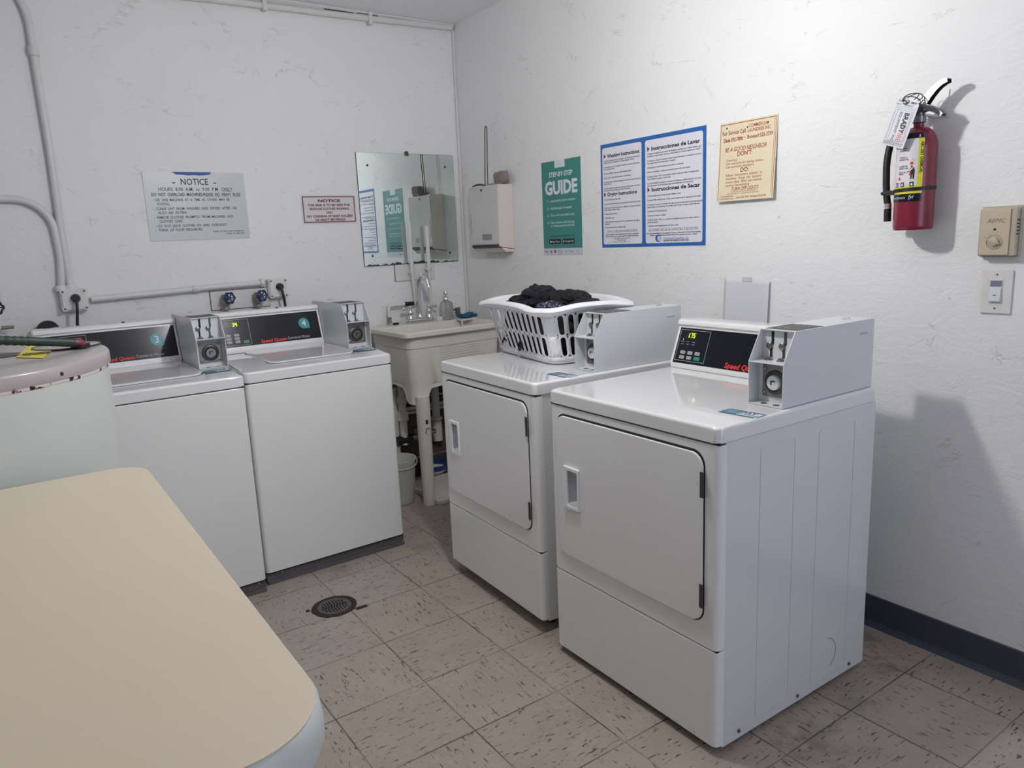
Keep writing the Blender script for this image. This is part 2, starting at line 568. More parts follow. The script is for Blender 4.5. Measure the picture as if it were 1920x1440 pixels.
# ceiling lamp
lamp = thing('pendant_lamp', 'bare bulb hanging on a cord above the middle of the room', 'lamp', BULB)
MB().lathe([(0.001, H_ROOM - BULB.z), (0.05, H_ROOM - BULB.z), (0.045, H_ROOM - BULB.z - 0.02), (0.01, H_ROOM - BULB.z - 0.03), (0.001, H_ROOM - BULB.z - 0.03)], n=32).build('ceiling_rose', BOXW, lamp, smooth=50)
MB().tube([(0, 0, 0.09), (0, 0, H_ROOM - BULB.z - 0.025)], 0.004, 10).build('cord', BOXW, lamp, smooth=60)
MB().lathe([(0.001, 0.11), (0.012, 0.105), (0.019, 0.09), (0.019, 0.052), (0.001, 0.05)], n=28).build('socket', BOXW, lamp, smooth=50)
BULBM = bpy.data.materials.new('lit_bulb')
BULBM.use_nodes = True
_e = BULBM.node_tree.nodes['Principled BSDF']
_e.inputs['Base Color'].default_value = (0.9, 0.9, 0.9, 1)
_e.inputs['Emission Color'].default_value = (1.0, 0.985, 0.975, 1)
_e.inputs['Emission Strength'].default_value = BULB_E
MB().lathe([(0.001, -0.042), (0.016, -0.0395), (0.03, -0.030), (0.040, -0.014), (0.0425, 0.003), (0.037, 0.022), (0.026, 0.04), (0.018, 0.056), (0.001, 0.056)], n=20).build('bulb', BULBM, lamp, smooth=80)

# ------------------------------------------------------------------ painted conduits and boxes on the back wall
def arc(c, r, a0, a1, n=8, y=-0.02):
    return [(c[0] + r * math.cos(R(a0 + (a1 - a0) * k / n)), y, c[1] + r * math.sin(R(a0 + (a1 - a0) * k / n))) for k in range(n + 1)]


t = thing('wall_conduit', 'tall white painted conduit running from the ceiling to the left outlet box', 'pipe', (-2.09, 0, 1.25))
pts = [(0.0, -0.02, 0.0), (-0.002, -0.02, 0.25), (0.003, -0.02, 0.6), (0.0, -0.02, 0.98), (0.0, -0.02, 1.12), (-0.006, -0.02, 1.17), (-0.024, -0.02, 1.22), (-0.048, -0.03, 1.27), (-0.075, -0.05, 1.33), (-0.085, -0.055, 1.362)]
MB().tube(pts, 0.0155).build('tube', PIPEW, t, smooth=60)
MB().lathe([(0.0165, 0), (0.0215, 0.003), (0.021, 0.035), (0.017, 0.042)], (0, -0.02, 0.99), 20).build('coupling', PIPEW, t, smooth=50)
MB().lathe([(0.017, 0), (0.025, 0.002), (0.025, 0.022), (0.02, 0.028)], (0, -0.02, 0.002), 20).build('connector', PIPEW, t, smooth=50)
t = thing('wall_conduit', 'white painted conduit bending down from the left into the left outlet box', 'pipe', (-2.127, 0, 1.25))
pts = [(-1.7, -0.02, 0.400), (-0.6, -0.02, 0.405), (-0.15, -0.02, 0.404)] + arc((-0.13, 0.262), 0.142, 85, 0, 9) + [(0.016, -0.02, 0.15), (0.008, -0.02, 0.06), (0.0, -0.02, 0.0)]
MB().tube(pts, 0.0155).build('tube', PIPEW, t, smooth=60)
MB().lathe([(0.017, 0), (0.024, 0.002), (0.024, 0.02), (0.019, 0.026)], (0, -0.02, 0.002), 20).build('connector', PIPEW, t, smooth=50)


def outlet_box(label, x, z, wd, hg, cordlabel, cord):
    t = thing('outlet_box', label, 'outlet', (x, 0, z), 0, 'round cornered outlet boxes on the back wall')
    MB().poly(rrect(-wd / 2, -hg / 2, wd / 2, hg / 2, 0.012), 0, -0.042).build('box', BOXW, t, bevel=0.003)
    MB().poly(rrect(-wd / 2 + .006, -hg / 2 + .006, wd / 2 - .006, hg / 2 - .006, 0.012), -0.042, -0.05).build('cover', BOXW, t, bevel=0.003)
    for sx in (-1, 1):
        for sz in (-1, 1):
            MB().lathe([(0.0105, 0), (0.0105, 0.003)], (sx * (wd / 2 - .012), -0.05, sz * (hg / 2 - .012)), 16, 'y').build('screw', PIPEW, t, smooth=40)
            MB().lathe([(0.0045, 0), (0.0045, 0.001)], (sx * (wd / 2 - .012), -0.053, sz * (hg / 2 - .012)), 10, 'y').build('screw_hole', DSTEEL, t)
    c = thing('power_cord', cordlabel, 'cord', (x, -0.05, z), 0, 'black power cords plugged into the outlet boxes')
    MB().lathe([(0.004, 0), (0.019, 0.001), (0.019, 0.012), (0.015, 0.028), (0.012, 0.034)], (cord[0][0], 0, cord[0][1]), 20, 'y').build('plug', RUBBER, c, smooth=50)
    p0 = Vector((cord[0][0], -0.026, cord[0][1]))
    p1 = Vector((cord[1][0], -0.03, cord[1][1]))
    MB().tube(bez(p0, p0 + Vector((0.002, -0.02, -0.03)), p1 + Vector((0.002, 0, 0.06)), p1, 10) + [Vector((cord[1][0] - 0.004, -0.01, cord[1][1] - 0.1))], 0.0065, 10).build('cable', RUBBER, c, smooth=60)
    return t


outlet_box('grey white outlet box at the foot of the two tall wall conduits', -2.084, 1.212, 0.108, 0.100, 'black power cord hanging from the outlet box under the tall conduits', ((0.005, 0.008), (-0.012, -0.17)))
outlet_box('grey white outlet box above the blue valves between the two washers and mirror', -1.167, 1.198, 0.10, 0.10, 'black power cord hanging from the outlet box beside the blue valves', ((0.005, 0.008), (0.018, -0.17)))
t = thing('wall_conduit', 'horizontal lumpy white painted conduit between the two outlet boxes', 'pipe', (-2.02, 0, 1.21))
MB().tube([(0.004, -0.02, -0.004), (0.1, -0.02, 0.0), (0.3, -0.02, 0.006), (0.45, -0.02, 0.012), (0.5, -0.02, 0.014), (0.79, -0.02, 0.02)], 0.0145).build('tube', PIPEW, t, smooth=60)
MB().lathe([(0.015, 0), (0.0185, 0.003), (0.0185, 0.03), (0.015, 0.034)], (0.44, -0.02, 0.012), 18, 'x').build('coupling', PIPEW, t, smooth=50)
MB().lathe([(0.016, 0), (0.023, 0.002), (0.023, 0.018), (0.016, 0.02)], (0.77, -0.02, 0.02), 18, 'x').build('connector', PIPEW, t, smooth=50)
# runs along the ceiling line
t = thing('ceiling_conduit', 'long white painted conduit pair running just under the ceiling to the corner', 'pipe', (-2.0, 0, 2.58))
MB().tube([(-0.6, -0.022, -0.03), (0.3, -0.022, -0.028), (0.66, -0.022, -0.014), (1.2, -0.022, -0.006), (1.5, -0.022, 0.0), (1.975, -0.022, 0.012)], 0.016).build('tube', PIPEW, t, smooth=60)
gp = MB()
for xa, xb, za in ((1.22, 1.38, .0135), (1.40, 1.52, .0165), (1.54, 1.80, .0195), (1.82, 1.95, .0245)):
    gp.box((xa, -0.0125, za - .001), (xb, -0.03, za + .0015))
gp.build('shadow_gap', DSTEEL, t)  # dark strips stand in for shade between the conduit and the cove
for x in (0.9, 1.46):
    o = MB().box((x, -0.045, -0.035), (x + .022, 0, 0.03)).build('pipe_strap', PIPEW, t, bevel=0.004)
struct(MB().poly([(0, 2.583), (-0.012, 2.583), (-0.034, 2.603), (-0.034, H_ROOM), (0, H_ROOM)], XL, -0.01, 'yz').build('trim_2', PIPEW, bevel=0.003))

# plates behind valves and pipes
_bo = MB().box((-1.497, -0.012, 1.110), (-1.205, -0.003, 1.203)).build('backing_board', PIPEW, bevel=0.002)
MB().box((-1.4995, -0.003, 1.1065), (-1.2025, 0, 1.2055)).build('shadow_line', DSTEEL, _bo)  # dark plate whose rim stands for the shadow around the board
tag(_bo, 'white painted board on the wall behind the blue handled valves', 'board')
_bo = MB().box((-0.478, -0.010, 1.186), (-0.22, -0.002, 1.279)).build('backing_board', PIPEW, bevel=0.002)
MB().box((-0.480, -0.002, 1.1845), (-0.218, 0, 1.279)).build('shadow_line', DSTEEL, _bo)  # dark rim again drawn in as the board's shadow
tag(_bo, 'white painted board showing below the mirror behind the two upright pipes', 'board')
tag(MB().box((-2.45, -0.016, 1.232), (-2.352, 0, 1.322)).build('wall_plate', BOXW, bevel=0.003), 'white wall plate at the left edge above the black tap handle', 'plate')


def valve(label, x, z, handle_m, body_m, group=None):
    t = thing('water_valve', label, 'valve', (x, 0, z), 0, group)
    b = MB()
    b.tube([(-0.005, 0, -0.004), (-0.005, -0.045, -0.004)], 0.013)
    b.lathe([(0.012, -0.03), (0.017, -0.028), (0.019, 0), (0.017, 0.024), (0.012, 0.028)], (-0.005, -0.045, -0.006), 16)
    b.build('valve_body', body_m, t, smooth=45)
    MB().tube([(-0.005, -0.045, -0.03), (-0.005, -0.045, -0.09)], 0.011).lathe([(0.012, 0), (0.017, 0.002), (0.017, 0.016), (0.012, 0.018)], (-0.005, -0.045, -0.056), 6).build('outlet_spout', body_m, t, smooth=40)
    MB().tube([(-0.005, -0.05, 0.002), (0.006, -0.088, 0.004)], [0.009, 0.006]).build('stem', BRASS, t, smooth=45)
    hb = MB()
    rim = []
    for k in range(49):
        a = 2 * math.pi * k / 48
        r = 0.0255 + 0.0028 * math.cos(6 * a)
        rim.append((0.006 + r * math.cos(a), -0.088 + 0.28 * r * math.cos(a), 0.004 + r * math.sin(a)))
    hb.tube(rim, 0.0042, 8, cap=False)
    for k in range(6):
        a = 2 * math.pi * k / 6
        hb.tube([(0.006, -0.086, 0.004), (0.006 + .024 * math.cos(a), -0.088 + .0067 * math.cos(a), 0.004 + .024 * math.sin(a))], 0.0033, 6)
    hb.lathe([(0.007, -0.005), (0.009, 0), (0.006, 0.006)], (0.006, -0.085, 0.004), 12, 'y')
    hb.build('hand_wheel', handle_m, t, smooth=50)
    return t


valve('left blue handled water valve behind the washers', -1.432, 1.165, BLUEV, BRASS)
valve('right blue handled water valve close under the outlet box', -1.272, 1.165, BLUEV, BRASS)
valve('black handled water valve cut by the left edge of the photo', -2.383, 1.20, RUBBER, PIPEW)
t = thing('hose_bib', 'small corroded tap end sticking from the wall at the left edge', 'tap', (-2.40, 0, 1.12))
MB().tube([(0, 0, 0), (0, -0.05, 0), (0.03, -0.055, -0.006)], 0.011).build('valve_body', PIPEW, t, smooth=50)
MB().tube([(0.02, -0.054, -0.004), (0.075, -0.06, -0.004)], [0.009, 0.007]).build('spout', BRASS, t, smooth=50)
MB().tube([(0.0, -0.03, 0.0), (0.0, -0.03, -0.08)], 0.012).build('pipe', PIPEW, t, smooth=50)
t = MB().lathe([(0.001, 0.0), (0.038, 0.002), (0.044, 0.012), (0.044, 0.045), (0.038, 0.055), (0.001, 0.056)], (0, 0, 0), 36, 'y').build('drain_elbow', RUBBER, smooth=40, loc=(-2.203, -0.045, 1.088))
tag(t, 'round black rubber elbow peeking over the back of the left washer', 'hose')

# ------------------------------------------------------------------ flat notices on the back wall
def board_sign(name, label, cat, x, z, rz, wd, hg, th, m, bevel=0.0, corners=None, group=None, y=0.0):
    loc = (x, 0, z) if rz == 0 else (0, x, z)
    t = thing(name, label, cat, loc, rz, group)
    if corners:
        MB().poly(corners, -y, -y - th).build('panel', m, t, bevel=bevel)
    else:
        MB().box((-wd / 2, -y, 0), (wd / 2, -y - th, hg)).build('panel', m, t, bevel=bevel)
    return t


SIGNM = mat('notice_plastic', (190, 194, 194), 0.35, var=0.02, scale=12)
t = board_sign('notice_sign', 'large grey white rules notice with blue tape on its top edge', 'sign', -1.5015, 1.458, 0, 0.463, 0.319, 0.004, SIGNM)
Yt = -0.0046
m1 = MB()
W2 = 0.463
fit(m1, 'NOTICE', 0.041, -0.0685, 0.260, 0.127, Yt, bold=0.015)
text(m1, '-', 0.038, -0.098, 0.260, Yt, 'c', 1.2, 0.02)
text(m1, '-', 0.038, 0.090, 0.260, Yt, 'c', 1.2, 0.02)
m1.build('title_lettering', NAVYT, t)
m1 = MB()
fit(m1, 'HOURS  8.00  A.M.  to  9.00  P.M.  ONLY', 0.0225, -0.170, 0.2315, 0.340, Yt, bold=0.012)
m1.box((0.120, Yt, 0.2275), (0.170, Yt + .0002, 0.2285))
fit(m1, 'DO  NOT  OVERLOAD  MACHINES-PLEASE  NO  HEAVY  RUGS', 0.0205, -0.203, 0.2075, 0.408, Yt, bold=0.025)
m1.box((0.026, Yt, 0.2035), (0.205, Yt + .0002, 0.2045))
for s, x, z, wd in (('-  USE  ONE  MACHINE  AT  A  TIME  AS  OTHERS  MAY  BE', -0.203, 0.184, 0.354), ('WAITING.', -0.183, 0.165, 0.056),
                    ('-  CLEAN  LINT  FROM  WASHERS  AND  DRYERS  AFTER  USE', -0.203, 0.143, 0.384), ('ALSO  AIR  FILTERS.', -0.183, 0.1245, 0.130),
                    ('-  REMOVE  CLOTHES  PROMPTLY  FROM  MACHINES  AND', -0.203, 0.103, 0.363), ('CLOTHES  LINES.', -0.183, 0.0845, 0.106),
                    ('-  DO  NOT  LEAVE  CLOTHES  ON  LINES  OVERNIGHT.', -0.203, 0.063, 0.330), ('-  THINK  OF  YOUR  NEIGHBORS.', -0.203, 0.044, 0.212)):
    fit(m1, s, 0.0172, x, z, wd, Yt, bold=0.012)
fit(m1, 'THANK  YOU  FOR  YOUR  COOPERATION', 0.0095, 0.205 - 0.150, 0.034, 0.150, Yt, bold=0.015)
fit(m1, 'BOARD  OF  DIRECTORS', 0.0095, 0.205 - 0.086, 0.0225, 0.086, Yt, bold=0.015)
m1.build('rule_lettering', NAVYT, t)
BTAPE = mat('blue_tape', (40, 84, 158), 0.6, var=0.12, scale=40)
bt = [(-0.10, 0.3192), (-0.082, 0.307), (-0.05, 0.3065), (-0.03, 0.304), (0.0, 0.3055), (0.025, 0.304), (0.05, 0.306), (0.072, 0.309), (0.078, 0.3192)]
MB().poly(bt, -0.0042, -0.0052).build('tape', BTAPE, t)

MAROON = mat('maroon_ink', (104, 26, 48), 0.5)
t = board_sign('notice_sign', 'small white sink notice with maroon border and lettering left of the mirror', 'sign', -0.8355, 1.518, 0, 0.306, 0.152, 0.002, mat('sticker_offwhite', (208, 204, 206), 0.45))
vs, fs = ring2(rrect(-.146, .008, .146, .144, .001, 1), rrect(-.141, .013, .141, .139, .001, 1), -0.0022, -0.0026)
MB().add(vs, fs).build('border', MAROON, t)
m1 = MB()
Yt = -0.0026
fit(m1, 'NOTICE', 0.0185, -0.062, 0.1145, 0.125, Yt, bold=0.045)
for s, z, wd in (('THIS SINK IS TO BE USED FOR', 0.093, 0.236), ('REGULAR CLOTHES WASHING', 0.0735, 0.222), ('ONLY.', 0.054, 0.04), ('NO CLEANING OF PAINT ROLLERS', 0.035, 0.256), ('OR HEAVY MATERIALS', 0.0165, 0.17)):
    fit(m1, s, 0.0165, -wd / 2, z, wd, Yt, bold=0.035)
m1.build('lettering', MAROON, t)

# ------------------------------------------------------------------ mirror
t = thing('wall_mirror', 'square frameless wall mirror over the sink with worn lower edge', 'mirror', (-0.356, 0, 1.281))
MB().box((-0.305, -0.004, 0.0), (0.305, -0.0105, 0.612)).build('glass', mirror_mat(), t)
MB().box((-0.3065, -0.0005, -0.0015), (0.3065, -0.004, 0.6135)).build('backing', mat('mirror_edge', (44, 50, 48), 0.5), t)
for x, z in ((-0.245, 0.545), (-0.255, 0.055), (0.245, 0.545), (0.245, 0.05)):
    MB().lathe([(0.0065, 0), (0.0065, 0.0012), (0.003, 0.002)], (x, -0.0105, z), 14, 'y').build('screw', DSTEEL, t, smooth=40)
MB().poly([(-0.012, 0.600), (0.012, 0.600), (0.010, 0.622), (0.0, 0.628), (-0.010, 0.622)], -0.0, -0.016).build('clip', DSTEEL, t, bevel=0.002)

# upright pipes in front of the mirror
t = thing('upright_pipe', 'left white upright pipe before the mirror with branch over the sink', 'pipe', (-0.39, 0, 0.96))
MB().tube([(0.0, -0.045, 0.555), (0.002, -0.045, 0.28), (0.010, -0.045, 0.11), (0.010, -0.045, 0.098)], [0.0115] * 2 + [0.009] * 2).build('tube', PIPEW, t, smooth=50)
MB().tube([(0.012, -0.045, 0.096), (-0.155, -0.045, 0.094), (-0.162, -0.045, 0.088), (-0.163, -0.045, 0.03)], 0.0105).build('branch', PIPEW, t, smooth=50)
MB().lathe([(0.0135, 0), (0.0135, 0.014)], (0.0, -0.045, 0.268), 14).box((-0.022, -0.05, 0.27), (0.022, -0.04, 0.279)).build('clamp', PIPEW, t, smooth=40)
MB().lathe([(0.0118, 0), (0.0118, 0.058)], (-0.062, -0.045, 0.095), 16, 'x').build('tape_wrap', RUBBER, t, smooth=50)
MB().lathe([(0.009, 0), (0.0125, 0.002), (0.0125, 0.012), (0.009, 0.016), (0.012, 0.02), (0.012, 0.036)], (-0.163, -0.045, -0.006), 14).build('fitting', BRASS, t, smooth=40)
t = thing('upright_pipe', 'right white upright pipe before the mirror ending behind the faucet', 'pipe', (-0.278, 0, 0.946))
MB().tube([(0.002, -0.045, 0.545), (0.0, -0.045, 0.3), (0.0, -0.045, 0.29)], 0.0115).tube([(0.0, -0.045, 0.295), (-0.006, -0.05, 0.1), (0.0, -0.05, 0.0)], 0.0075).build('tube', PIPEW, t, smooth=50)
MB().lathe([(0.0135, 0), (0.0135, 0.014)], (0.0, -0.045, 0.296), 14).box((-0.024, -0.05, 0.298), (0.022, -0.04, 0.307)).build('clamp', PIPEW, t, smooth=40)

# ------------------------------------------------------------------ posters on the right wall
POSTT = mat('poster_teal', (50, 126, 120), 0.35, var=0.03, scale=10)
PLETT = mat('poster_white', (206, 214, 220), 0.45)
t = board_sign('wall_poster', 'narrow teal step by step guide poster on the right wall', 'poster', -0.946, 1.308, WR, 0.306, 0.460, 0.0015, POSTT)
MB().box((-0.153, -0.0016, 0.0), (0.153, -0.0021, 0.032)).build('footer_strip', mat('poster_strip', (196, 196, 208), 0.4), t)
MB().box((-0.045, -0.0016, 0.425), (0.035, -0.0021, 0.460)).build('header_tab', PLETT, t)
m1 = MB()
text(m1, 'amana', 0.012, -0.005, 0.437, -0.0024, 'c', 1.1, 0.0)
m1.build('header_print', BTN, t)
m1 = MB()
Yt = -0.0019
fit(m1, 'STEP-BY-STEP', 0.032, -0.092, 0.383, 0.184, Yt, bold=0.025)
fit(m1, 'GUIDE', 0.088, -0.128, 0.300, 0.252, Yt, bold=0.04)
for s, z, wd in (('| 1.  Load laundry into a machine', 0.262, 0.225), ('| 2.  Add detergent if needed', 0.225, 0.197), ('| 3.  Close door and select cycle', 0.191, 0.217), ('| 4.  Start machine with the app', 0.155, 0.216), ('or Amana payment terminal', 0.139, 0.185)):
    fit(m1, s, 0.0165, -0.117 + (0.03 if s[0] == 'o' else 0), z, wd, Yt, bold=0.01)
m1.build('lettering', PLETT, t)
m1 = MB()
m1.box((-0.104, -0.0016, 0.053), (-0.012, -0.0020, 0.078)).box((0.002, -0.0016, 0.053), (0.094, -0.0020, 0.078))
m1.build('store_badge', BLACKP, t)
m1 = MB()
fit(m1, 'App Store', 0.015, -0.082, 0.061, 0.064, -0.0023)
fit(m1, 'Google Play', 0.015, 0.024, 0.061, 0.066, -0.0023)
m1.lathe([(0.006, 0), (0.006, 0.0003)], (-0.092, -0.002, 0.065), 12, 'y')
m1.poly([(0.009, 0.058), (0.020, 0.0655), (0.009, 0.073)], -0.002, -0.0023)
m1.build('badge_print', PLETT, t)
m1 = MB()
fit(m1, 'DOWNLOAD THE AMANA CT APP', 0.011, -0.095, 0.089, 0.19, Yt, bold=0.02)
m1.build('app_line', mat('dark_green_ink', (18, 66, 62), 0.5), t)
m1 = MB()
text(m1, 'VISA', 0.013, -0.142, 0.012, -0.0024, 'l', 1, 0.02)
text(m1, 'Pay', 0.013, 0.020, 0.012, -0.0024)
text(m1, 'G Pay', 0.013, 0.055, 0.012, -0.0024)
text(m1, 'DISCOVER', 0.007, -0.038, 0.018, -0.0024)
text(m1, 'NETWORK', 0.007, -0.036, 0.010, -0.0024)
text(m1, 'AMANA', 0.006, 0.108, 0.013, -0.0024)
m1.lathe([(0.007, 0), (0.007, 0.0003)], (-0.060, -0.0021, 0.016), 16, 'y')
m1.build('footer_print', NAVYT, t)
MB().lathe([(0.007, 0), (0.007, 0.0003)], (-0.092, -0.0021, 0.016), 16, 'y').build('footer_dot', RED, t)

BLUEP = mat('poster_blue', (34, 96, 162), 0.35, var=0.03, scale=10)
PANW = mat('poster_panel_white', (212, 212, 220), 0.35, var=0.01)
t = board_sign('wall_poster', 'large blue bordered washing and drying instructions poster in English and Spanish', 'poster', -1.5525, 1.338, WR, 0.618, 0.462, 0.0015, BLUEP)
MB().poly(rrect(-0.297, 0.014, -0.046, 0.445, 0.01), -0.0015, -0.0020).build('text_panel', PANW, t)
MB().poly(rrect(-0.024, 0.014, 0.293, 0.445, 0.01), -0.0015, -0.0020).build('text_panel', PANW, t)
bd, tri, thin = MB(), MB(), MB()
Yt = -0.0023
for s, x, z, wd in (('Washing Instructions', -0.264, 0.401, 0.204), ('Drying Instructions', -0.266, 0.232, 0.190), ('Instrucciones de Lavar', 0.012, 0.401, 0.266), ('Instrucciones de Secar', 0.012, 0.232, 0.268)):
    hd = MB()
    fit(hd, s, 0.0215, x, z, wd, Yt, bold=0.035)
    hd.build('heading', BLACKT, t)
    tri.poly([(x - 0.023, z - 0.003), (x - 0.009, z + 0.0075), (x - 0.023, z + 0.018)], -0.002, -0.0023)
L1 = [(.385, 'Add recommended amount of detergent - add diluted bleach after washer', .232, 1), (.376, 'has filled. We are not responsible for clothing damaged by bleach!', .195, 0),
      (.357, 'Load clothes and close lid securely - machine will not operate until lid is open.', .232, 1), (.348, 'Do not overload washer!', .074, 0),
      (.329, 'Select Load/Water Temperature (light indicates selection)', .178, 1), (.310, 'Insert coins or swipe card (see amount and confirmation)', .176, 1),
      (.291, 'Press "Start" button if required (as requested) or turn knob in start, open lid to add, close', .238, 1), (.282, 'within 30 secs!', .048, 0),
      (.263, 'Indicator light is lit at beginning of wash cycle and will remain lit until end of', .234, 1), (.254, 'cycle wash, rinse, spin (approximately 30 minutes)', .170, 0),
      (.213, 'Do not dry rubber, plastic or gum articles', .108, 1), (.194, 'Clean lint screen before each use - lint screen prolongs drying and wastes your time in drying', .233, 1),
      (.176, 'Place clothes in dryer and close door. It is difficult to dry large and small items', .234, 1), (.167, 'Same articles of similar fabrics', .104, 0),
      (.149, 'Select Load/Temperature', .083, 1), (.131, 'Insert coins or card', .064, 1), (.113, 'Press "Start" button if required. Dryer will stop whenever door is open against', .228, 1), (.104, 'drying cycle', .036, 0),
      (.088, 'At the end of cycle, remove clothing promptly', .140, 1)]
k = 0
for z, s, wd, num in L1:
    k += num
    fit(bd, ('%d) ' % k if num else '') + s, 0.0095, -0.288, z, wd, Yt, bold=0.02)
    if z == .254:
        k = 0
fit(thin, 'DO NOT OVERLOAD WASHER OR DRYER', 0.0155, -0.272, 0.067, 0.198, Yt)
fit(bd, 'Not responsible for clothes damaged due to misuse or overloading', 0.0085, -0.282, 0.056, 0.216, Yt, bold=0.03)
fit(bd, 'Refer to garment tags for special washing and drying instructions.', 0.0085, -0.282, 0.0475, 0.214, Yt, bold=0.03)
fit(bd, 'FOR SERVICE: (954) 525-3739', 0.0105, -0.228, 0.036, 0.106, Yt, bold=0.01)
fit(bd, 'Dade: 305-592-7890', 0.0085, -0.205, 0.028, 0.058, Yt)
fit(bd, 'To obtain service, call or visit', 0.0085, -0.232, 0.022, 0.112, Yt)
L2 = [(.385, 'Ponga la cantidad recomendada de detergente (agregue cloro diluido despues que', .296, 1), (.375, 'la lavadora se haya llenado. No somos responsables por articulos danados por cloro!)', .292, 0),
      (.356, 'Coloque su ropa en la lavadora y cierre la tapa firmemente. La maquina no funciona', .298, 1), (.346, 'con la tapa abierta. No sobrecargue la maquina!', .160, 0),
      (.328, 'Seleccione el Ciclo/Temperatura de acuerdo a su seleccion', .206, 1), (.310, 'Entre sus monedas o su tarjeta (vea encima las instrucciones que lo piden)', .240, 1),
      (.291, 'Oprima el boton "Start" si es necesario. Levante la tapa para detener la maquina antes', .286, 1), (.281, 'Para continuar la maquina, cierre la tapa', .134, 0),
      (.263, 'La luz indicadora se prende al comienzo y se mantiene prendida durante el ciclo hasta', .298, 1), (.253, 'que el lavado ha terminado (aproximadamente 30 minutos)', .256, 0),
      (.211, 'No se pueden secar articulos de goma, plastico o cera', .190, 1), (.193, 'Limpie el filtro antes de usar. Un filtro sucio resulta en que la ropa quede muy mojada', .296, 1),
      (.174, 'Coloque la ropa en la secadora (no cierre la puerta hasta que la ropa este adentro)', .306, 1), (.164, 'puede secar en la secadora. Es posible que la ropa se seque menos bien asi', .290, 0),
      (.146, 'Seleccione el Ciclo/Temperatura', .114, 1), (.128, 'Entre las monedas o su tarjeta', .106, 1), (.110, 'Oprima el boton "Start" si es necesario. La secadora se para de dar vueltas cuando la', .288, 1), (.100, 'puerta esta abierta', .062, 0),
      (.084, 'Saque la ropa inmediatamente al terminar el ciclo', .178, 1)]
k = 0
for z, s, wd, num in L2:
    k += num
    fit(bd, ('%d) ' % k if num else '') + s, 0.0098, -0.012, z, wd, Yt, bold=0.02)
    if z == .253:
        k = 0
fit(thin, 'NO SOBRECARGUE LA LAVADORA O SECADORA', 0.0165, -0.006, 0.064, 0.278, Yt)
fit(bd, 'No somos responsables por ropa danada por mal uso o sobrecargar en el uso de las maquinas.', 0.0085, -0.018, 0.053, 0.304, Yt, bold=0.03)
fit(bd, 'Refierase a la etiqueta de su ropa para instrucciones especiales de lavado o secado.', 0.0085, 0.004, 0.0445, 0.262, Yt, bold=0.03)
fit(bd, 'COIN SERVICE AND OPERATED FOR OVER 50 YEARS', 0.0075, 0.080, 0.0205, 0.142, Yt, bold=0.05)
tri.build('heading_arrow', MAROON, t)
bd.build('small_print', mat('print_soft_black', (58, 58, 66), 0.5), t)
thin.build('capital_line', mat('print_mid_grey', (72, 74, 82), 0.5), t)
lg = MB()
fit(lg, 'Commercial Laundries, Inc.', 0.0155, 0.080, 0.0275, 0.142, Yt, bold=0.01)
cc = []
for k in range(25):
    a = R(40 + 280 * k / 24)
    cc.append((0.052 + 0.0185 * math.cos(a), 0.034 + 0.0155 * math.sin(a)))
ci = [(0.058 + 0.0125 * math.cos(R(320 - 280 * k / 24)), 0.034 + 0.0115 * math.sin(R(320 - 280 * k / 24))) for k in range(25)]
lg.poly(cc + ci, -0.002, -0.0024)
lg.build('logo_print', mat('logo_blue', (40, 92, 164), 0.4), t)
MB().lathe([(0.009, 0), (0.009, 0.0002)], (0.060, -0.0022, 0.034), 20, 'y').build('logo_disc', PGREY, t)

YEL = mat('aged_yellow_card', (216, 204, 172), 0.5, var=0.03, scale=12)
t = thing('wall_poster', 'cream yellow service call notice with red lettering hanging off the right wall', 'poster', (0, -2.0595, 1.502), WR)


def lean(u, v):      # the card hangs away from the wall towards its bottom and curls at the top
    return -0.003 - 0.017 * max(0.0, (0.29 - v) / 0.29) ** 1.3


def card(mb, u0, v0, u1, v1, off):
    n = 8
    vs, fs = [], []
    for i in range(n + 1):
        v = v0 + (v1 - v0) * i / n
        for u in (u0, u1):
            vs.append((u, lean(u, v) - off, v))
    for i in range(n):
        fs.append((2 * i, 2 * i + 1, 2 * i + 3, 2 * i + 2))
    return mb.add(vs, fs)


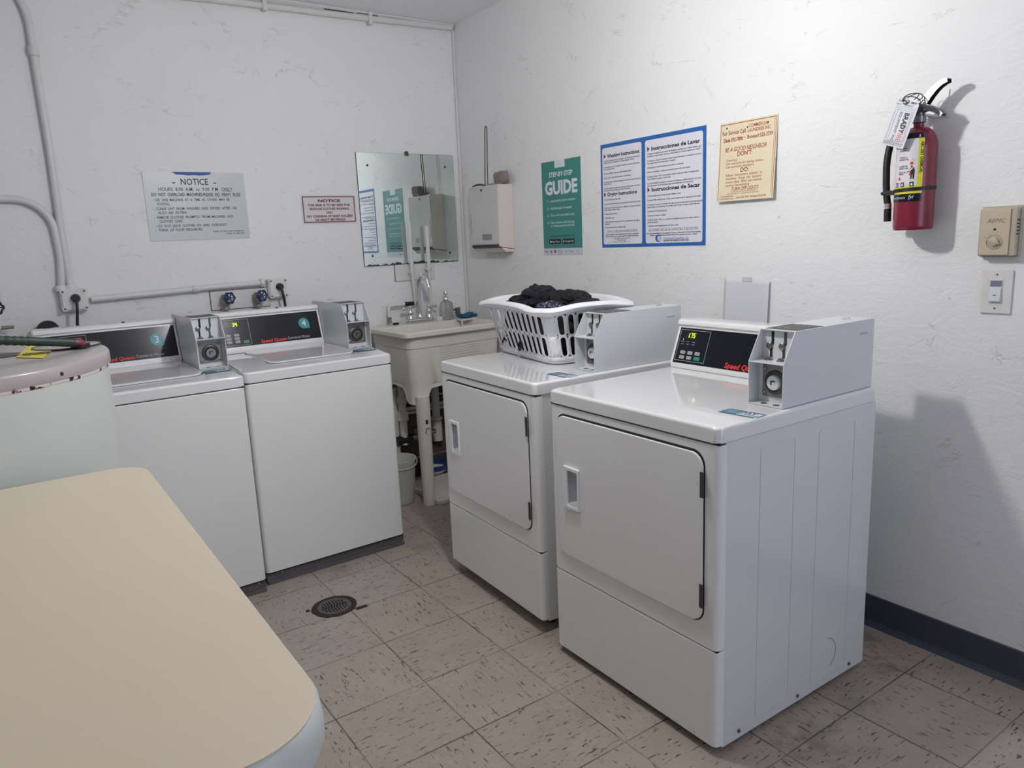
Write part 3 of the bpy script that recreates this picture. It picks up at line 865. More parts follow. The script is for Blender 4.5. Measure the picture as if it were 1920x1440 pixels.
o = card(MB(), -0.1275, 0, 0.1275, 0.29, 0).build('card', YEL, t)
md = o.modifiers.new('s', 'SOLIDIFY')
md.thickness = 0.0015
md.offset = -1 if False else 0
RINK = mat('red_brown_ink', (150, 62, 52), 0.5)
bdm = MB()
for a in ((-.1235, .004, -.1215, .284), (.1215, .004, .1235, .284), (-.1235, .282, .1235, .2845), (.1155, .02, .1168, .28)):
    card(bdm, *a, 0.0012)
bdm.build('border', RINK, t)
m1 = MB()
mpc = lambda u, v: (u, lean(u, v) - 0.0013, v)
for s, sz, x, z, wd, b_ in (('For Service Call', .0215, -.115, .2445, .106, .015), ('COMMERCIAL', .0175, .004, .2605, .088, .01), ('LAUNDRIES INC.', .0175, .0, .2440, .104, .01),
                            ('Dade 592-7890', .0195, -.108, .219, .088, .03), ('\u2022', .018, -.012, .221, .004, .0), ('Broward 525-3739', .0195, .0, .221, .11, .02),
                            ('BE A GOOD NEIGHBOR', .0225, -.1, .1825, .186, .01), ("DON'T:", .0235, -.042, .1635, .068, .02),
                            ('Overload', .0135, -.092, .1465, .05, 0), ('Use machines for dyeing clothes', .0135, -.092, .1345, .168, .0), ('Use excessive detergent', .0135, -.092, .1225, .128, .0),
                            ('DO:', .0225, -.024, .1045, .038, .02),
                            ('Follow  instructions  printed  on', .0135, -.09, .0915, .165, 0), ('machines.  Keep  the  laundry', .0135, -.09, .0790, .162, 0), ('rooms clean. After use remove', .0135, -.09, .0665, .165, 0), ('clothes immediately', .0135, -.09, .0540, .112, 0),
                            ('TURN OFF LIGHTS', .019, -.062, .0375, .122, .01),
                            ('COMMERCIAL LAUNDRIES HAS NO RESPONSIBILITY', .006, -.064, .0315, .122, 0), ('FOR CLOTHES LEFT UNATTENDED IN MACHINES', .006, -.08, .0245, .146, 0),
                            ('COMMERCIAL', .0085, -.112, .0155, .064, 0), ('LAUNDRIES INC.', .0085, -.115, .0065, .07, 0), ('Dade 592-7890', .0095, -.036, .0085, .058, .01), ('Broward 525-3739', .0095, .028, .0085, .068, .02)):
    fit(m1, s, sz, x, z, wd, bold=b_, mp=mpc, shear=0.25 if s in ('BE A GOOD NEIGHBOR', 'TURN OFF LIGHTS') else 0)
m1.build('lettering', RINK, t)
m1 = MB()
for x, z in ((-.095, .27), (-.001, .2625), (.088, .2675)):
    m1.lathe([(.0035, 0), (.0035, .0008)], (x, lean(0, z) - .0008, z), 10, 'y')
m1.build('nail_holes', DSTEEL, t)

# blank sheet taped above the near dryer
t = thing('paper_sheet', 'blank white paper sheet taped to the wall behind the near dryer console', 'paper', (0, -2.068, 0.93), WR)
mb = MB()
n = 14
vs, fs = [], []
for i in range(n + 1):
    u = -0.106 + 0.212 * i / n
    for j in range(n + 1):
        v = 0.278 * j / n
        c = 0.003 + 0.010 * max(0, abs(u) / 0.106) ** 3 * (1 - v / 0.3) + 0.008 * max(0, u / 0.106) ** 2
        vs.append((u + 0.06 * (0.278 - v) * -0.35 , -c, v - 0.03 * u))
for i in range(n):
    for j in range(n):
        a = i * (n + 1) + j
        fs.append((a, a + n + 1, a + n + 2, a + 1))
mb.add(vs, fs)
o = mb.build('sheet', PAPERW, t, smooth=60)
o.modifiers.new('s', 'SOLIDIFY').thickness = 0.0006
MB().box((-0.022, -0.0055, 0.268), (0.022, -0.006, 0.284)).build('tape', mat('clear_tape', (200, 200, 200), 0.2), t)

# ------------------------------------------------------------------ towel dispenser
DISPW = mat('dispenser_enamel', (206, 204, 202), 0.16, coat=0.5, var=0.02, scale=10)
DISPS = mat('dispenser_side', (212, 200, 190), 0.2, coat=0.4, var=0.02, scale=10)
t = thing('towel_dispenser', 'white metal paper towel dispenser on the right wall near the corner', 'dispenser', (0, -0.381, 1.328), WR)
wd, dp = 0.145, 0.095
MB().poly([(0.0, 0.015), (-dp, 0.030), (-dp - .002, 0.05), (-dp, 0.352), (-dp + .006, 0.360), (0.0, 0.360)], -wd, wd, 'yz').build('body', DISPS, t, bevel=0.004)
MB().poly(rrect(-wd + .003, 0.047, wd - .003, 0.357, 0.008), -dp - .0012, -dp - .004).build('front_cover', DISPW, t, bevel=0.0012)
MB().poly([(-dp - .001, 0.028), (-dp - .004, 0.043), (-dp + .04, 0.006), (-dp + .05, 0.008)], -wd + .012, wd - .012, 'yz').build('towel_slot', DSTEEL, t)
MB().poly([(0.0, 0.012), (0.0, 0.0), (-0.06, 0.0), (-dp + .01, 0.026)], -wd, wd, 'yz').build('base_lip', DISPS, t, bevel=0.002)
MB().box((-0.02, -dp - .0042, 0.068), (0.075, -dp - .0055, 0.100)).build('name_plate', mat('plate_grey', (134, 138, 140), 0.4), t)
MB().lathe([(0.007, 0), (0.007, 0.003), (0.003, 0.004)], (-0.01, -dp - .004, 0.338), 16, 'y').build('lock', DSTEEL, t, smooth=40)
MB().box((-0.132, -dp - .0042, 0.10), (-0.130, -dp - .0050, 0.215)).build('level_slot', DSTEEL, t)
# wire towel holder standing on the dispenser
t = thing('wire_holder', 'tall thin bent wire holder standing on the towel dispenser', 'holder', (-0.06, -0.355, 1.690))
c = (0, 0)
wp = [(0.012 * math.cos(a) - 0.01, 0.06 * math.sin(a) + 0.02, 0.006) for a in [2 * math.pi * k / 20 for k in range(1, 21)]]
wp = [(-0.03 + 0.03 * math.cos(a), 0.02 + 0.05 * math.sin(a), 0.004 + 0.004 * math.sin(2 * a)) for a in [2 * math.pi * k / 20 for k in range(0, 19)]]
MB().tube(wp + [(0.0, 0.0, 0.006), (0.0, 0.002, 0.02), (0.0, -0.022, 0.30)] + [(0, -0.031 + 0.009 * math.cos(R(a)), 0.30 + 0.012 * math.sin(R(a))) for a in range(0, 181, 30)] + [(0.0, -0.040, 0.28), (0.0, -0.026, 0.05), (0.0, -0.026, 0.005), (-0.01, -0.09, 0.004)], 0.0027, 8).build('wire', DSTEEL, t, smooth=60)
mb = MB()
bm = bmesh.new()
bmesh.ops.create_icosphere(bm, subdivisions=4, radius=1)
for v in bm.verts:
    p = v.co.copy()
    q = Vector([math.copysign(abs(c_) ** 0.55, c_) for c_ in p])
    q = Vector((q.x * 0.024, q.y * 0.052, q.z * 0.034))
    q += p * 0.008 * noise.noise(p * 1.7 + Vector((3, 1, 2)))
    q.z += 0.012 * max(0, -p.y) * max(0, p.z)
    v.co = q
me = bpy.data.meshes.new('rock')
bm.to_mesh(me)
bm.free()
me.shade_smooth()
me.materials.append(mat('pumice', (128, 118, 112), 0.9, bump=0.9, scale=160, var=0.18))
o = bpy.data.objects.new('pumice_stone', me)
COL.objects.link(o)
o.location = (-0.045, -0.490, 1.722)
tag(o, 'rough grey brown stone block lying on top of the towel dispenser', 'stone')

# ------------------------------------------------------------------ thermostat and switch
BEIGE = mat('beige_plastic', (186, 172, 148), 0.42, var=0.04, scale=30)
BEIGS = mat('beige_plastic_base', (172, 162, 144), 0.42, var=0.04, scale=30)
t = thing('wall_thermostat', 'beige square thermostat with round dial high on the right wall', 'thermostat', (0, -2.936, 1.29), WR)
MB().poly(rrect(-0.050, -0.004, 0.052, 0.138, 0.004), 0, -0.016).build('base', BEIGS, t, bevel=0.002)
MB().poly(rrect(-0.046, 0.0, 0.049, 0.133, 0.004), -0.016, -0.036).build('case', BEIGS, t, bevel=0.003)
MB().poly(rrect(-0.041, 0.003, 0.034, 0.129, 0.002), -0.036, -0.040).build('face_plate', BEIGE, t, bevel=0.001)
for k in range(5):
    MB().box((0.0485, -0.018, 0.058 + k * .0095), (0.0498, -0.033, 0.0615 + k * .0095)).build('vent_slot', DARK, t)
MB().lathe([(0.022, 0), (0.022, 0.001), (0.020, 0.002), (0.0195, 0.0005), (0.012, 0.0005), (0.012, 0.006), (0.010, 0.007)], (-0.002, -0.040, 0.040), 30, 'y').build('dial', BEIGS, t, smooth=40)
o = MB().box((-0.019, -0.041, -0.0016), (0.017, -0.048, 0.0016)).build('dial_bar', BEIGE, t, bevel=0.0006)
o.location = (-0.002, 0, 0.040)
o.rotation_euler = (0, R(22), 0)
MB().lathe([(0.0035, 0), (0.0035, 0.0004)], (-0.003, -0.040, 0.074), 14, 'y').build('hole', DARK, t)
m1 = MB()
text(m1, 'AEMC', 0.0155, -0.002, 0.093, -0.0404, 'c', 1.15, 0.0, shear=0.35)
for k in range(6):
    a = R(150 - 24 * k)
    text(m1, '34567\u00b78'[k], 0.006, -0.002 + 0.028 * math.cos(a), 0.038 + 0.027 * math.sin(a), -0.0404, 'c')
m1.build('lettering', mat('beige_mark', (120, 108, 90), 0.5), t)

t = thing('light_switch', 'white sensor light switch on a screwed plate below the thermostat', 'switch', (0, -2.9355, 1.124), WR)
MB().poly(rrect(-0.0405, 0, 0.0405, 0.126, 0.003), 0, -0.007).build('cover_plate', BOXW, t, bevel=0.003)
MB().box((-0.0165, -0.007, 0.030), (0.0165, -0.0095, 0.098)).build('bezel', BOXW, t, bevel=0.001)
MB().poly([(-0.0095, 0.033), (-0.017, 0.036), (-0.013, 0.074), (-0.0095, 0.074)], -0.0145, 0.0145, 'yz').build('rocker', STICKW, t, bevel=0.001)
MB().box((-0.0145, -0.0095, 0.079), (0.0145, -0.012, 0.095)).build('sensor_lens', mat('lens_grey', (118, 122, 140), 0.25), t, bevel=0.001)
MB().box((-0.004, -0.0162, 0.053), (0.004, -0.0168, 0.0545)).build('indicator', DARK, t)
for z in (0.015, 0.112):
    MB().lathe([(0.0028, 0), (0.0028, 0.001)], (0, -0.007, z), 12, 'y').build('screw', STEEL, t)

# ------------------------------------------------------------------ fire extinguisher
FRED = mat('extinguisher_red', (118, 10, 40), 0.32, coat=0.25, var=0.03, scale=12)
EX = thing('fire_extinguisher', 'dark red dry chemical fire extinguisher with paper tag hung on the right wall', 'fire extinguisher', (-0.067, -2.717, 1.371), WR)
RX = 0.0545
prof = [(0.001, 0.006), (0.040, 0.004), (0.050, 0.0), (RX - .001, 0.004), (RX, 0.012), (RX, 0.235)]
for k in range(1, 11):
    a = R(90 * k / 10)
    prof.append((0.014 + (RX - 0.014) * math.cos(a), 0.235 + 0.062 * math.sin(a)))
prof += [(0.014, 0.312), (0.001, 0.312)]
cy = MB().lathe(prof, n=56).build('cylinder', FRED, EX, smooth=35)
MB().lathe([(0.016, 0), (0.0185, 0.002), (0.0185, 0.02), (0.015, 0.022), (0.015, 0.042), (0.011, 0.052), (0.001, 0.053)], (0, 0, 0.308), 28).tube([(0, 0, 0.335), (-0.034, 0, 0.335)], [0.011, 0.009]).build('valve_head', STEEL, EX, smooth=40)
MB().tube([(0, -0.012, 0.345), (0, -0.022, 0.345)], 0.012).build('gauge', DSTEEL, EX, smooth=40)


def channel(path, w0, w1, dep, flip=1):
    """folded sheet lever: a U channel swept along a path in the xz plane"""
    mb = MB()
    loops = []
    for i, (x, z) in enumerate(path):
        a = path[max(0, i - 1)]
        b = path[min(len(path) - 1, i + 1)]
        tx, tz = b[0] - a[0], b[1] - a[1]
        l = math.hypot(tx, tz)
        nx, nz = -tz / l * flip, tx / l * flip
        wv = w0 + (w1 - w0) * i / (len(path) - 1)
        dd = dep * (1 - 0.55 * i / (len(path) - 1))
        th = 0.0016
        sec = [(-wv, -dd), (-wv, 0), (wv, 0), (wv, -dd), (wv - th, -dd), (wv - th, -th), (-wv + th, -th), (-wv + th, -dd)]
        loops.append([(x + nx * q, y, z + nz * q) for y, q in sec])
    return mb.loft(loops)


ph = [(-0.012, 0.348), (0.005, 0.368), (0.022, 0.389), (0.038, 0.404), (0.052, 0.413), (0.066, 0.418), (0.078, 0.419)]
channel(ph, 0.012, 0.013, 0.024).build('operating_lever', STEEL, EX, smooth=35)
pc = [(-0.005, 0.353), (0.014, 0.358), (0.030, 0.356), (0.046, 0.347), (0.060, 0.337), (0.072, 0.325)]
channel(pc, 0.0115, 0.0125, 0.022).build('carry_handle', STEEL, EX, smooth=35)
# hose down the left side
hp = [(-0.030, 0.0, 0.336)] + bez((-0.038, 0.0, 0.335), (-0.072, -0.005, 0.325), (-0.090, -0.012, 0.24), (-0.089, -0.012, 0.19), 10)[1:] + [(-0.087, -0.012, 0.14), (-0.083, -0.012, 0.10), (-0.079, -0.012, 0.078)]
hp = [(x + .005, y, z) for x, y, z in (tuple(p) for p in hp)]
ho = MB().tube(hp, 0.0102, 16).build('hose', RUBBER, EX, smooth=60)
MB().tube([(-0.074, -0.012, 0.082), (-0.0735, -0.012, 0.066)], 0.0115, 18).build('ferrule', CHROME, ho, smooth=40)
MB().tube([(-0.0735, -0.012, 0.066), (-0.0725, -0.012, 0.028)], 0.0106, 18).build('nozzle', RUBBER, ho, smooth=40)


def cylp(off):
    return lambda u, v: ((RX + off) * math.sin(u / RX), -(RX + off) * math.cos(u / RX), v)


def cpatch(mb, u0, v0, u1, v1, off):
    n = max(2, int(abs(u1 - u0) / 0.004))
    f = cylp(off)
    vs = [f(u0 + (u1 - u0) * i / n, v) for i in range(n + 1) for v in (v0, v1)]
    return mb.add(vs, [(2 * i, 2 * i + 2, 2 * i + 3, 2 * i + 1) for i in range(n)])


def U(deg):
    return R(deg) * RX


lb = cpatch(MB(), U(-64), 0.083, U(46), 0.276, 0.0005).build('label', mat('label_yellow', (212, 204, 42), 0.35), EX)
cpatch(MB(), U(-64), 0.083, U(46), 0.106, 0.0009).build('label_band', BLACKP, EX)
cpatch(MB(), U(-64), 0.262, U(46), 0.276, 0.0009).build('label_band', BLACKP, EX)
wp_ = cpatch(MB(), U(-64), 0.128, U(31), 0.262, 0.0009).build('label_panel', mat('label_white', (206, 204, 206), 0.4), EX)
st = MB()
f = cylp(0.0020)
n = 40
vs, fs = [], []
for i in range(n + 1):
    a = -72 + 196 * i / n
    zc_ = 0.1155 + 0.006 * i / n
    for v in (zc_ - .0052, zc_ + .0052):
        vs.append(f(U(a), v))
for i in range(n):
    fs.append((2 * i, 2 * i + 2, 2 * i + 3, 2 * i + 1))
st.add(vs, fs)
st.tube([(-0.079 + 0.0115 * math.cos(R(a)), -0.012 + 0.0115 * math.sin(R(a)), 0.113) for a in range(0, 361, 24)], 0.006, 8, cap=False)
st.box((-0.075, -0.02, 0.106), (-0.05, -0.028, 0.12))
o = st.build('hose_strap', RUBBER, EX, smooth=50)
m1 = MB()
fit(m1, 'ABC DRY CHEMICAL', 0.0125, U(36.5), 0.252, 0.088, bold=0.02, mp=cylp(0.0012), rot=R(-90))
for s, v, wd in (('1. HOLD UPRIGHT', .238, .03), ('PULL RING PIN', .231, .026), ('2. START BACK 6 FT.', .212, .033), ('AIM AT BASE OF FIRE', .206, .036), ('3. SQUEEZE LEVER', .187, .034), ('SWEEP SIDE TO SIDE', .181, .036), ('HOLD 10 FT. AWAY', .170, .03), ('FROM FLAME', .165, .02)):
    fit(m1, s, 0.0058, U(-26), v - .004, wd * .8, bold=0.02, mp=cylp(0.0012))
m1.build('label_print', BLACKT, EX)
# pictograms: a person silhouette aiming a hose, flame, squares
pic = MB()


def cpoly(mb, pts, off=0.0012):
    f_ = cylp(off)
    return mb.add([f_(u, v) for u, v in pts], [tuple(range(len(pts)))])


def circ(cu, cv, r, n=14):
    return [(cu + r * math.cos(2 * math.pi * k / n), cv + r * math.sin(2 * math.pi * k / n)) for k in range(n)]


u0 = U(16)
cpoly(pic, circ(u0 - .001, 0.1835, 0.0026))
cpoly(pic, [(u0 - .004, 0.180), (u0 + .005, 0.180), (u0 + .0075, 0.172), (u0 + .007, 0.160), (u0 - .003, 0.160), (u0 - .004, 0.170), (u0 - .013, 0.1665), (u0 - .013, 0.1685)])
cpoly(pic, [(u0 - .003, 0.161), (u0 + .0015, 0.161), (u0 - .0005, 0.1475), (u0 - .0045, 0.1475)])
cpoly(pic, [(u0 + .002, 0.161), (u0 + .007, 0.161), (u0 + .0065, 0.1475), (u0 + .0025, 0.1475)])
cpoly(pic, [(u0 - .012, 0.1675), (u0 - .034, 0.1525), (u0 - .036, 0.148), (u0 - .012, 0.1662)])
cpoly(pic, [(u0 - .012, 0.200), (u0 + .001, 0.2035), (u0 + .010, 0.200), (u0 + .001, 0.198)])
for uu in (U(-32), U(-11), U(17)):
    cpoly(pic, [(uu - .0055, .1265), (uu + .0055, .1265), (uu + .0055, .1395), (uu - .0055, .1395)], 0.0013)
pic.build('label_pictogram', BLACKT, EX)
pr = MB()
cpoly(pr, [(u0 - .006, 0.1885), (u0 + .003, 0.1885), (u0 + .003, 0.194), (u0 - .0015, 0.198), (u0 - .006, 0.194)])
cpoly(pr, [(u0 - .040, 0.146), (u0 - .033, 0.146), (u0 - .033, 0.150), (u0 - .037, 0.156), (u0 - .040, 0.151)])
cpoly(pr, [(u0 - .007, 0.158), (u0 - .003, 0.158), (u0 - .003, 0.168), (u0 - .007, 0.168)])
pr.build('label_flame', RED, EX)
pw = MB()
for uu in (U(-32), U(-11), U(17)):
    cpoly(pw, [(uu - .003, .129), (uu + .003, .1285), (uu + .0022, .134), (uu + .0004, .138), (uu - .0026, .134)], 0.0016)
cpoly(pw, circ(U(-62), 0.0945, 0.0055), 0.0014)
fit(pw, 'MAINTENANCE', 0.0085, U(-48), 0.0915, 0.046, mp=cylp(0.0014))
text(pw, 'fyi', 0.0165, U(8), 0.0915, 0, 'l', 0.9, mp=cylp(0.0014), shear=0.4)
text(pw, 'S', 0.010, U(30), 0.2645, 0, 'l', 1, 0.02, mp=cylp(0.0014))
pw.build('label_light_print', PLETT, EX)
# inspection tag
tg = bpy.data.objects.new('inspection_tag', None)
TAGM = mat('tag_card', (204, 206, 214), 0.5, var=0.02)


def tagp(u, v, off=0.0):     # leaning card, hung from its top
    a = R(-19)
    x = -0.012 + u * math.cos(a) + v * math.sin(a) * -1
    u, v = u * 1.1, v * 1.1
    x = 0.004 + u * math.cos(a) - v * math.sin(a)
    z = 0.372 + u * math.sin(a) + v * math.cos(a)
    return (x, -0.070 - 0.25 * v * 0 - off - 0.10 * u, z)


out = [(-0.034, -0.122), (0.034, -0.122), (0.034, -0.012), (0.024, 0.0), (-0.024, 0.0), (-0.034, -0.012)]
mb = MB()
mb.loft([[tagp(u, v, 0) for u, v in out], [tagp(u, v, 0.0008) for u, v in out]])
TG = mb.build('inspection_tag', TAGM, EX)
m1 = MB()
mt = lambda u, v: tagp(u, v, 0.0014)
text(m1, 'BRADY', 0.0195, 0.004, -0.034, 0, 'l', 0.82, 0.035, mp=mt, rot=R(-90))
text(m1, 'EQUIPMENT INC.', 0.0115, -0.011, -0.034, 0, 'l', 0.88, 0.0, mp=mt, rot=R(-90))
for k in range(8):
    vv = -0.018 - 0.0035 * (k % 3)
    uu = -0.03 + 0.03 * (k % 2)
fit(m1, 'DO NOT', 0.007, -0.026, -0.011, 0.015, mp=mt, bold=0.02)
fit(m1, 'REMOVE', 0.007, 0.010, -0.011, 0.016, mp=mt, bold=0.02)
fit(m1, 'SERVICED BY', 0.005, -0.030, -0.0185, 0.014, mp=mt)
fit(m1, 'INSPECTION DATE', 0.005, -0.006, -0.0185, 0.026, mp=mt)
fit(m1, 'JAN FEB MAR APR MAY JUN JUL AUG', 0.0055, -0.029, -0.1135, 0.058, mp=mt)
fit(m1, 'SEP OCT NOV DEC 1 2 3 4 5 6', 0.0055, -0.029, -0.1185, 0.056, mp=mt)
for u_ in (-0.0285, 0.0245):
    fit(m1, '1 2 3 4 5 6 7 8 9 10 11 12 13 14 15 16 17 18 19 20', 0.0055, u_, -0.032, 0.074, mp=mt, rot=R(-90))
def tline(mb, u0_, v0_, u1_, v1_):
    return mb.add([mt(u0_, v0_), mt(u1_, v0_), mt(u1_, v1_), mt(u0_, v1_)], [(0, 1, 2, 3)])
for a in ((-0.030, -0.0222, 0.030, -0.0217), (-0.030, -0.0262, 0.030, -0.0257), (-0.030, -0.0305, 0.030, -0.030), (-0.020, -0.107, -0.0195, -0.0305), (0.0222, -0.107, 0.0227, -0.0305), (-0.020, -0.1075, 0.0227, -0.107)):
    tline(m1, *a)
for k in range(20):     # flame ring emblem
    a0, a1 = R(18 * k + 30), R(18 * (k + 1) + 30)
    if k > 17:
        continue
    m1.add([mt(0.012 + r_ * math.cos(a_), -0.066 + r_ * math.sin(a_)) for a_ in (a0, a1) for r_ in (0.0062, 0.0078)], [(0, 1, 3, 2)])
m1.build('tag_print', BLACKT, TG)
m1 = MB()
text(m1, 'FIRE', 0.0195, 0.004, -0.0785, 0, 'l', 0.82, 0.0, mp=mt, rot=R(-90))
m1.add([mt(u, v) for u, v in ((0.009, -0.069), (0.013, -0.070), (0.015, -0.066), (0.0125, -0.0635), (0.011, -0.066))], [(0, 1, 2, 3, 4)])
m1.build('tag_orange_print', mat('orange_ink', (196, 92, 70), 0.5), TG)
MB().lathe([(0.0055, 0), (0.0055, 0.0012), (0.0025, 0.002)], (tagp(0, -0.008)[0], tagp(0, -0.008)[1] - .0008, tagp(0, -0.008)[2]), 18, 'y').build('eyelet', DSTEEL, TG, smooth=40)
mb = MB()
for cx_, cz_, rr_, ph_ in ((-0.004, 0.375, 0.016, 0), (0.002, 0.377, 0.013, 1.1), (-0.002, 0.369, 0.011, 2.0)):
    mb.tube([(cx_ + rr_ * math.cos(a), -0.045 + 0.03 * math.sin(a + ph_), cz_ + rr_ * math.sin(a)) for a in [2 * math.pi * k / 20 for k in range(21)]], 0.0014, 6, cap=False)
mb.tube([(-0.012, -0.02, 0.355), (-0.014, -0.05, 0.368), (-0.030, -0.055, 0.375)], 0.0016, 6)
mb.build('pull_pin_ring', DSTEEL, EX, smooth=60)
mb = MB().box((-0.014, 0.062, 0.325), (0.05, 0.0665, 0.40)).box((-0.008, 0.018, 0.330), (0.008, 0.064, 0.336))
mb.build('wall_bracket', BOXW, EX, bevel=0.001)

# ------------------------------------------------------------------ coin meter box shared by every machine
def seg_digits(s, x, z, hgt, y_of, m, parent, name='display_digits', slant=0.12):
    """seven segment figures on a console face"""
    segs = {'0': 'abcdef', '1': 'bc', '2': 'abged', '3': 'abgcd', '4': 'fgbc', '5': 'afgcd', '6': 'afgecd', '7': 'abc', '8': 'abcdefg', '9': 'abfgcd', 'L': 'fed'}
    wd_, th_ = hgt * 0.48, hgt * 0.11
    mb = MB()
    cx_ = x
    for ch in s:
        if ch == '.':
            pts = [(cx_ - th_ * 1.2, 0), (cx_, 0), (cx_, th_), (cx_ - th_ * 1.2, th_)]
            mb.add([y_of(px + pz * slant, z + pz) for px, pz in pts], [(0, 1, 2, 3)])
            cx_ += th_
            continue
        h2 = hgt / 2
        R_ = {'a': (0, hgt - th_, wd_, hgt), 'g': (0, h2 - th_ / 2, wd_, h2 + th_ / 2), 'd': (0, 0, wd_, th_), 'f': (0, h2, th_, hgt), 'e': (0, 0, th_, h2), 'b': (wd_ - th_, h2, wd_, hgt), 'c': (wd_ - th_, 0, wd_, h2)}
        for q in segs[ch]:
            a, b, c_, d = R_[q]
            mb.add([y_of(cx_ + px + pz * slant, z + pz) for px, pz in ((a, b), (c_, b), (c_, d), (a, d))], [(0, 1, 2, 3)])
        cx_ += wd_ * 1.55
    return mb.build(name, m, parent)


def coin_box(parent, x0, x1, y0, y1, z0, hgt, keydetail=True):
    """white sheet-metal coin meter: slanted open front with shelf, slots and lock"""
    th = 0.0022
    zb = z0 + hgt * 0.585
    side = [(y0, z0), (y1, z0), (y1, z0 + hgt), (y0 + 0.048, z0 + hgt), (y0, zb)]
    mb = MB()
    mb.poly(side, x0, x0 + th, 'yz').poly(side, x1 - th, x1, 'yz')
    mb.box((x0 + th, y0 + 0.048, z0 + hgt - th), (x1 - th, y1, z0 + hgt))
    mb.box((x0 + th, y0, z0), (x1 - th, y1, z0 + th))
    mb.box((x0 + th, y1 - th, z0 + th), (x1 - th, y1, z0 + hgt - th))
    c = mb.build('meter_case', METERW, parent)
    MB().box((x0 + th, y0 + .001, zb - th), (x1 - th, y0 + 0.065, zb)).build('meter_shelf', METERW, parent)
    MB().box((x0 + th, y0 + 0.060, zb), (x1 - th, y0 + 0.063, z0 + hgt - th)).build('slot_plate', METERW, parent)
    MB().box((x0 + th, y0 + 0.045, z0 + th), (x1 - th, y0 + 0.05, zb - th)).build('lock_surround', METERW, parent)
    MB().box((x0 + 0.016, y0 + 0.042, z0 + 0.018), (x1 - 0.008, y0 + 0.045, zb - 0.006)).build('lock_plate', PLATE, parent, bevel=0.001)
    cx_ = (x0 + x1) / 2 + 0.002
    cz_ = z0 + 0.060
    MB().lathe([(0.034, 0), (0.034, 0.002), (0.028, 0.006), (0.025, 0.006), (0.025, 0.001)], (cx_, y0 + 0.042, cz_), 30, 'y').build('lock_ring', DSTEEL, parent, smooth=40)
    MB().lathe([(0.021, 0), (0.021, 0.010), (0.019, 0.013), (0.008, 0.013)], (cx_, y0 + 0.042, cz_), 30, 'y').build('lock_barrel', STICKW if keydetail else STEEL, parent, smooth=40)
    MB().box((cx_ - 0.007, y0 + 0.0285, cz_ - 0.006), (cx_ - .003, y0 + 0.029, cz_ + 0.006)).box((cx_ - 0.007, y0 + 0.0285, cz_ + 0.003), (cx_ + 0.008, y0 + 0.029, cz_ + .0065)).build('key_slot', DARK, parent)
    for dx, dz in ((-0.036, 0.036), (-0.036, -0.030), (0.034, 0.036), (0.034, -0.030)):
        MB().lathe([(0.0055, 0), (0.0055, 0.002), (0.003, 0.0035)], (cx_ + dx, y0 + 0.042, cz_ + dz), 12, 'y').build('lock_screw', STEEL, parent, smooth=40)
    for k, sx in enumerate((-0.026, 0.014)):
        x = (x0 + x1) / 2 + sx
        ys = y0 + 0.060
        s_ = MB()
        s_.box((x, ys - .002, zb + 0.044), (x + 0.007, ys, z0 + hgt - 0.006))
        s_.poly([(x + .007, zb + 0.044), (x - 0.004, zb + 0.038), (x - .004, zb + 0.044)], ys, ys - .002)
        s_.box((x - 0.004, ys - .002, zb + 0.008), (x + 0.002, ys, zb + 0.034))
        s_.build('coin_slot', DARK if k == 0 else DSTEEL, parent)
        MB().lathe([(0.0095, 0), (0.0095, 0.004), (0.007, 0.006)], (x - 0.006, ys, zb + 0.039), 18, 'y').build('coin_knob', STEEL, parent, smooth=40)
        MB().lathe([(0.012, 0), (0.012, 0.002), (0.010, 0.003)], (x - 0.001, ys - 0.012, zb), 18).lathe([(.007, 0), (.007, .006)], (x - .001, ys - .012, zb + .002), 12).build('coin_cup', STEEL, parent, smooth=40)
        MB().lathe([(0.009, 0), (0.009, 0.0006)], (x + 0.008, y0 + 0.02, z0 + th), 16).build('floor_plug', DSTEEL, parent)
    MB().box((x0 + 0.006, y0 + 0.062, z0 + hgt), (x1 - 0.006, y0 + 0.185, z0 + hgt + 0.0006)).build('meter_label', mat('label_grey', (74, 72, 70), 0.6, var=0.12, scale=220), parent)
    m_ = MB()
    mpt = lambda u, v: ((x0 + x1) / 2 + u, y0 + 0.12 + v, z0 + hgt + 0.0009)
    for s, v in (('COINS OR CARD', 0.04), ('QUARTERS', 0.02), ('INSERT HERE', -0.01), ('NO REFUNDS', -0.03)):
        fit(m_, s, 0.012, -0.035, v, 0.07, mp=mpt)
    m_.build('meter_label_print', BTN, parent)
    MB().lathe([(0.0115, 0), (0.0115, 0.004), (0.009, 0.006), (0.004, 0.006)], ((x0 + x1) / 2 + 0.01, y1 - 0.07, z0 + hgt), 20).build('top_lock', CHROME, parent, smooth=40)
    MB().box((x1 + .0002, y1 - 0.075, z0 + hgt - 0.042), (x1 + .0007, y1 - 0.035, z0 + hgt - 0.036)).build('side_slot', BTN, parent)
    return c


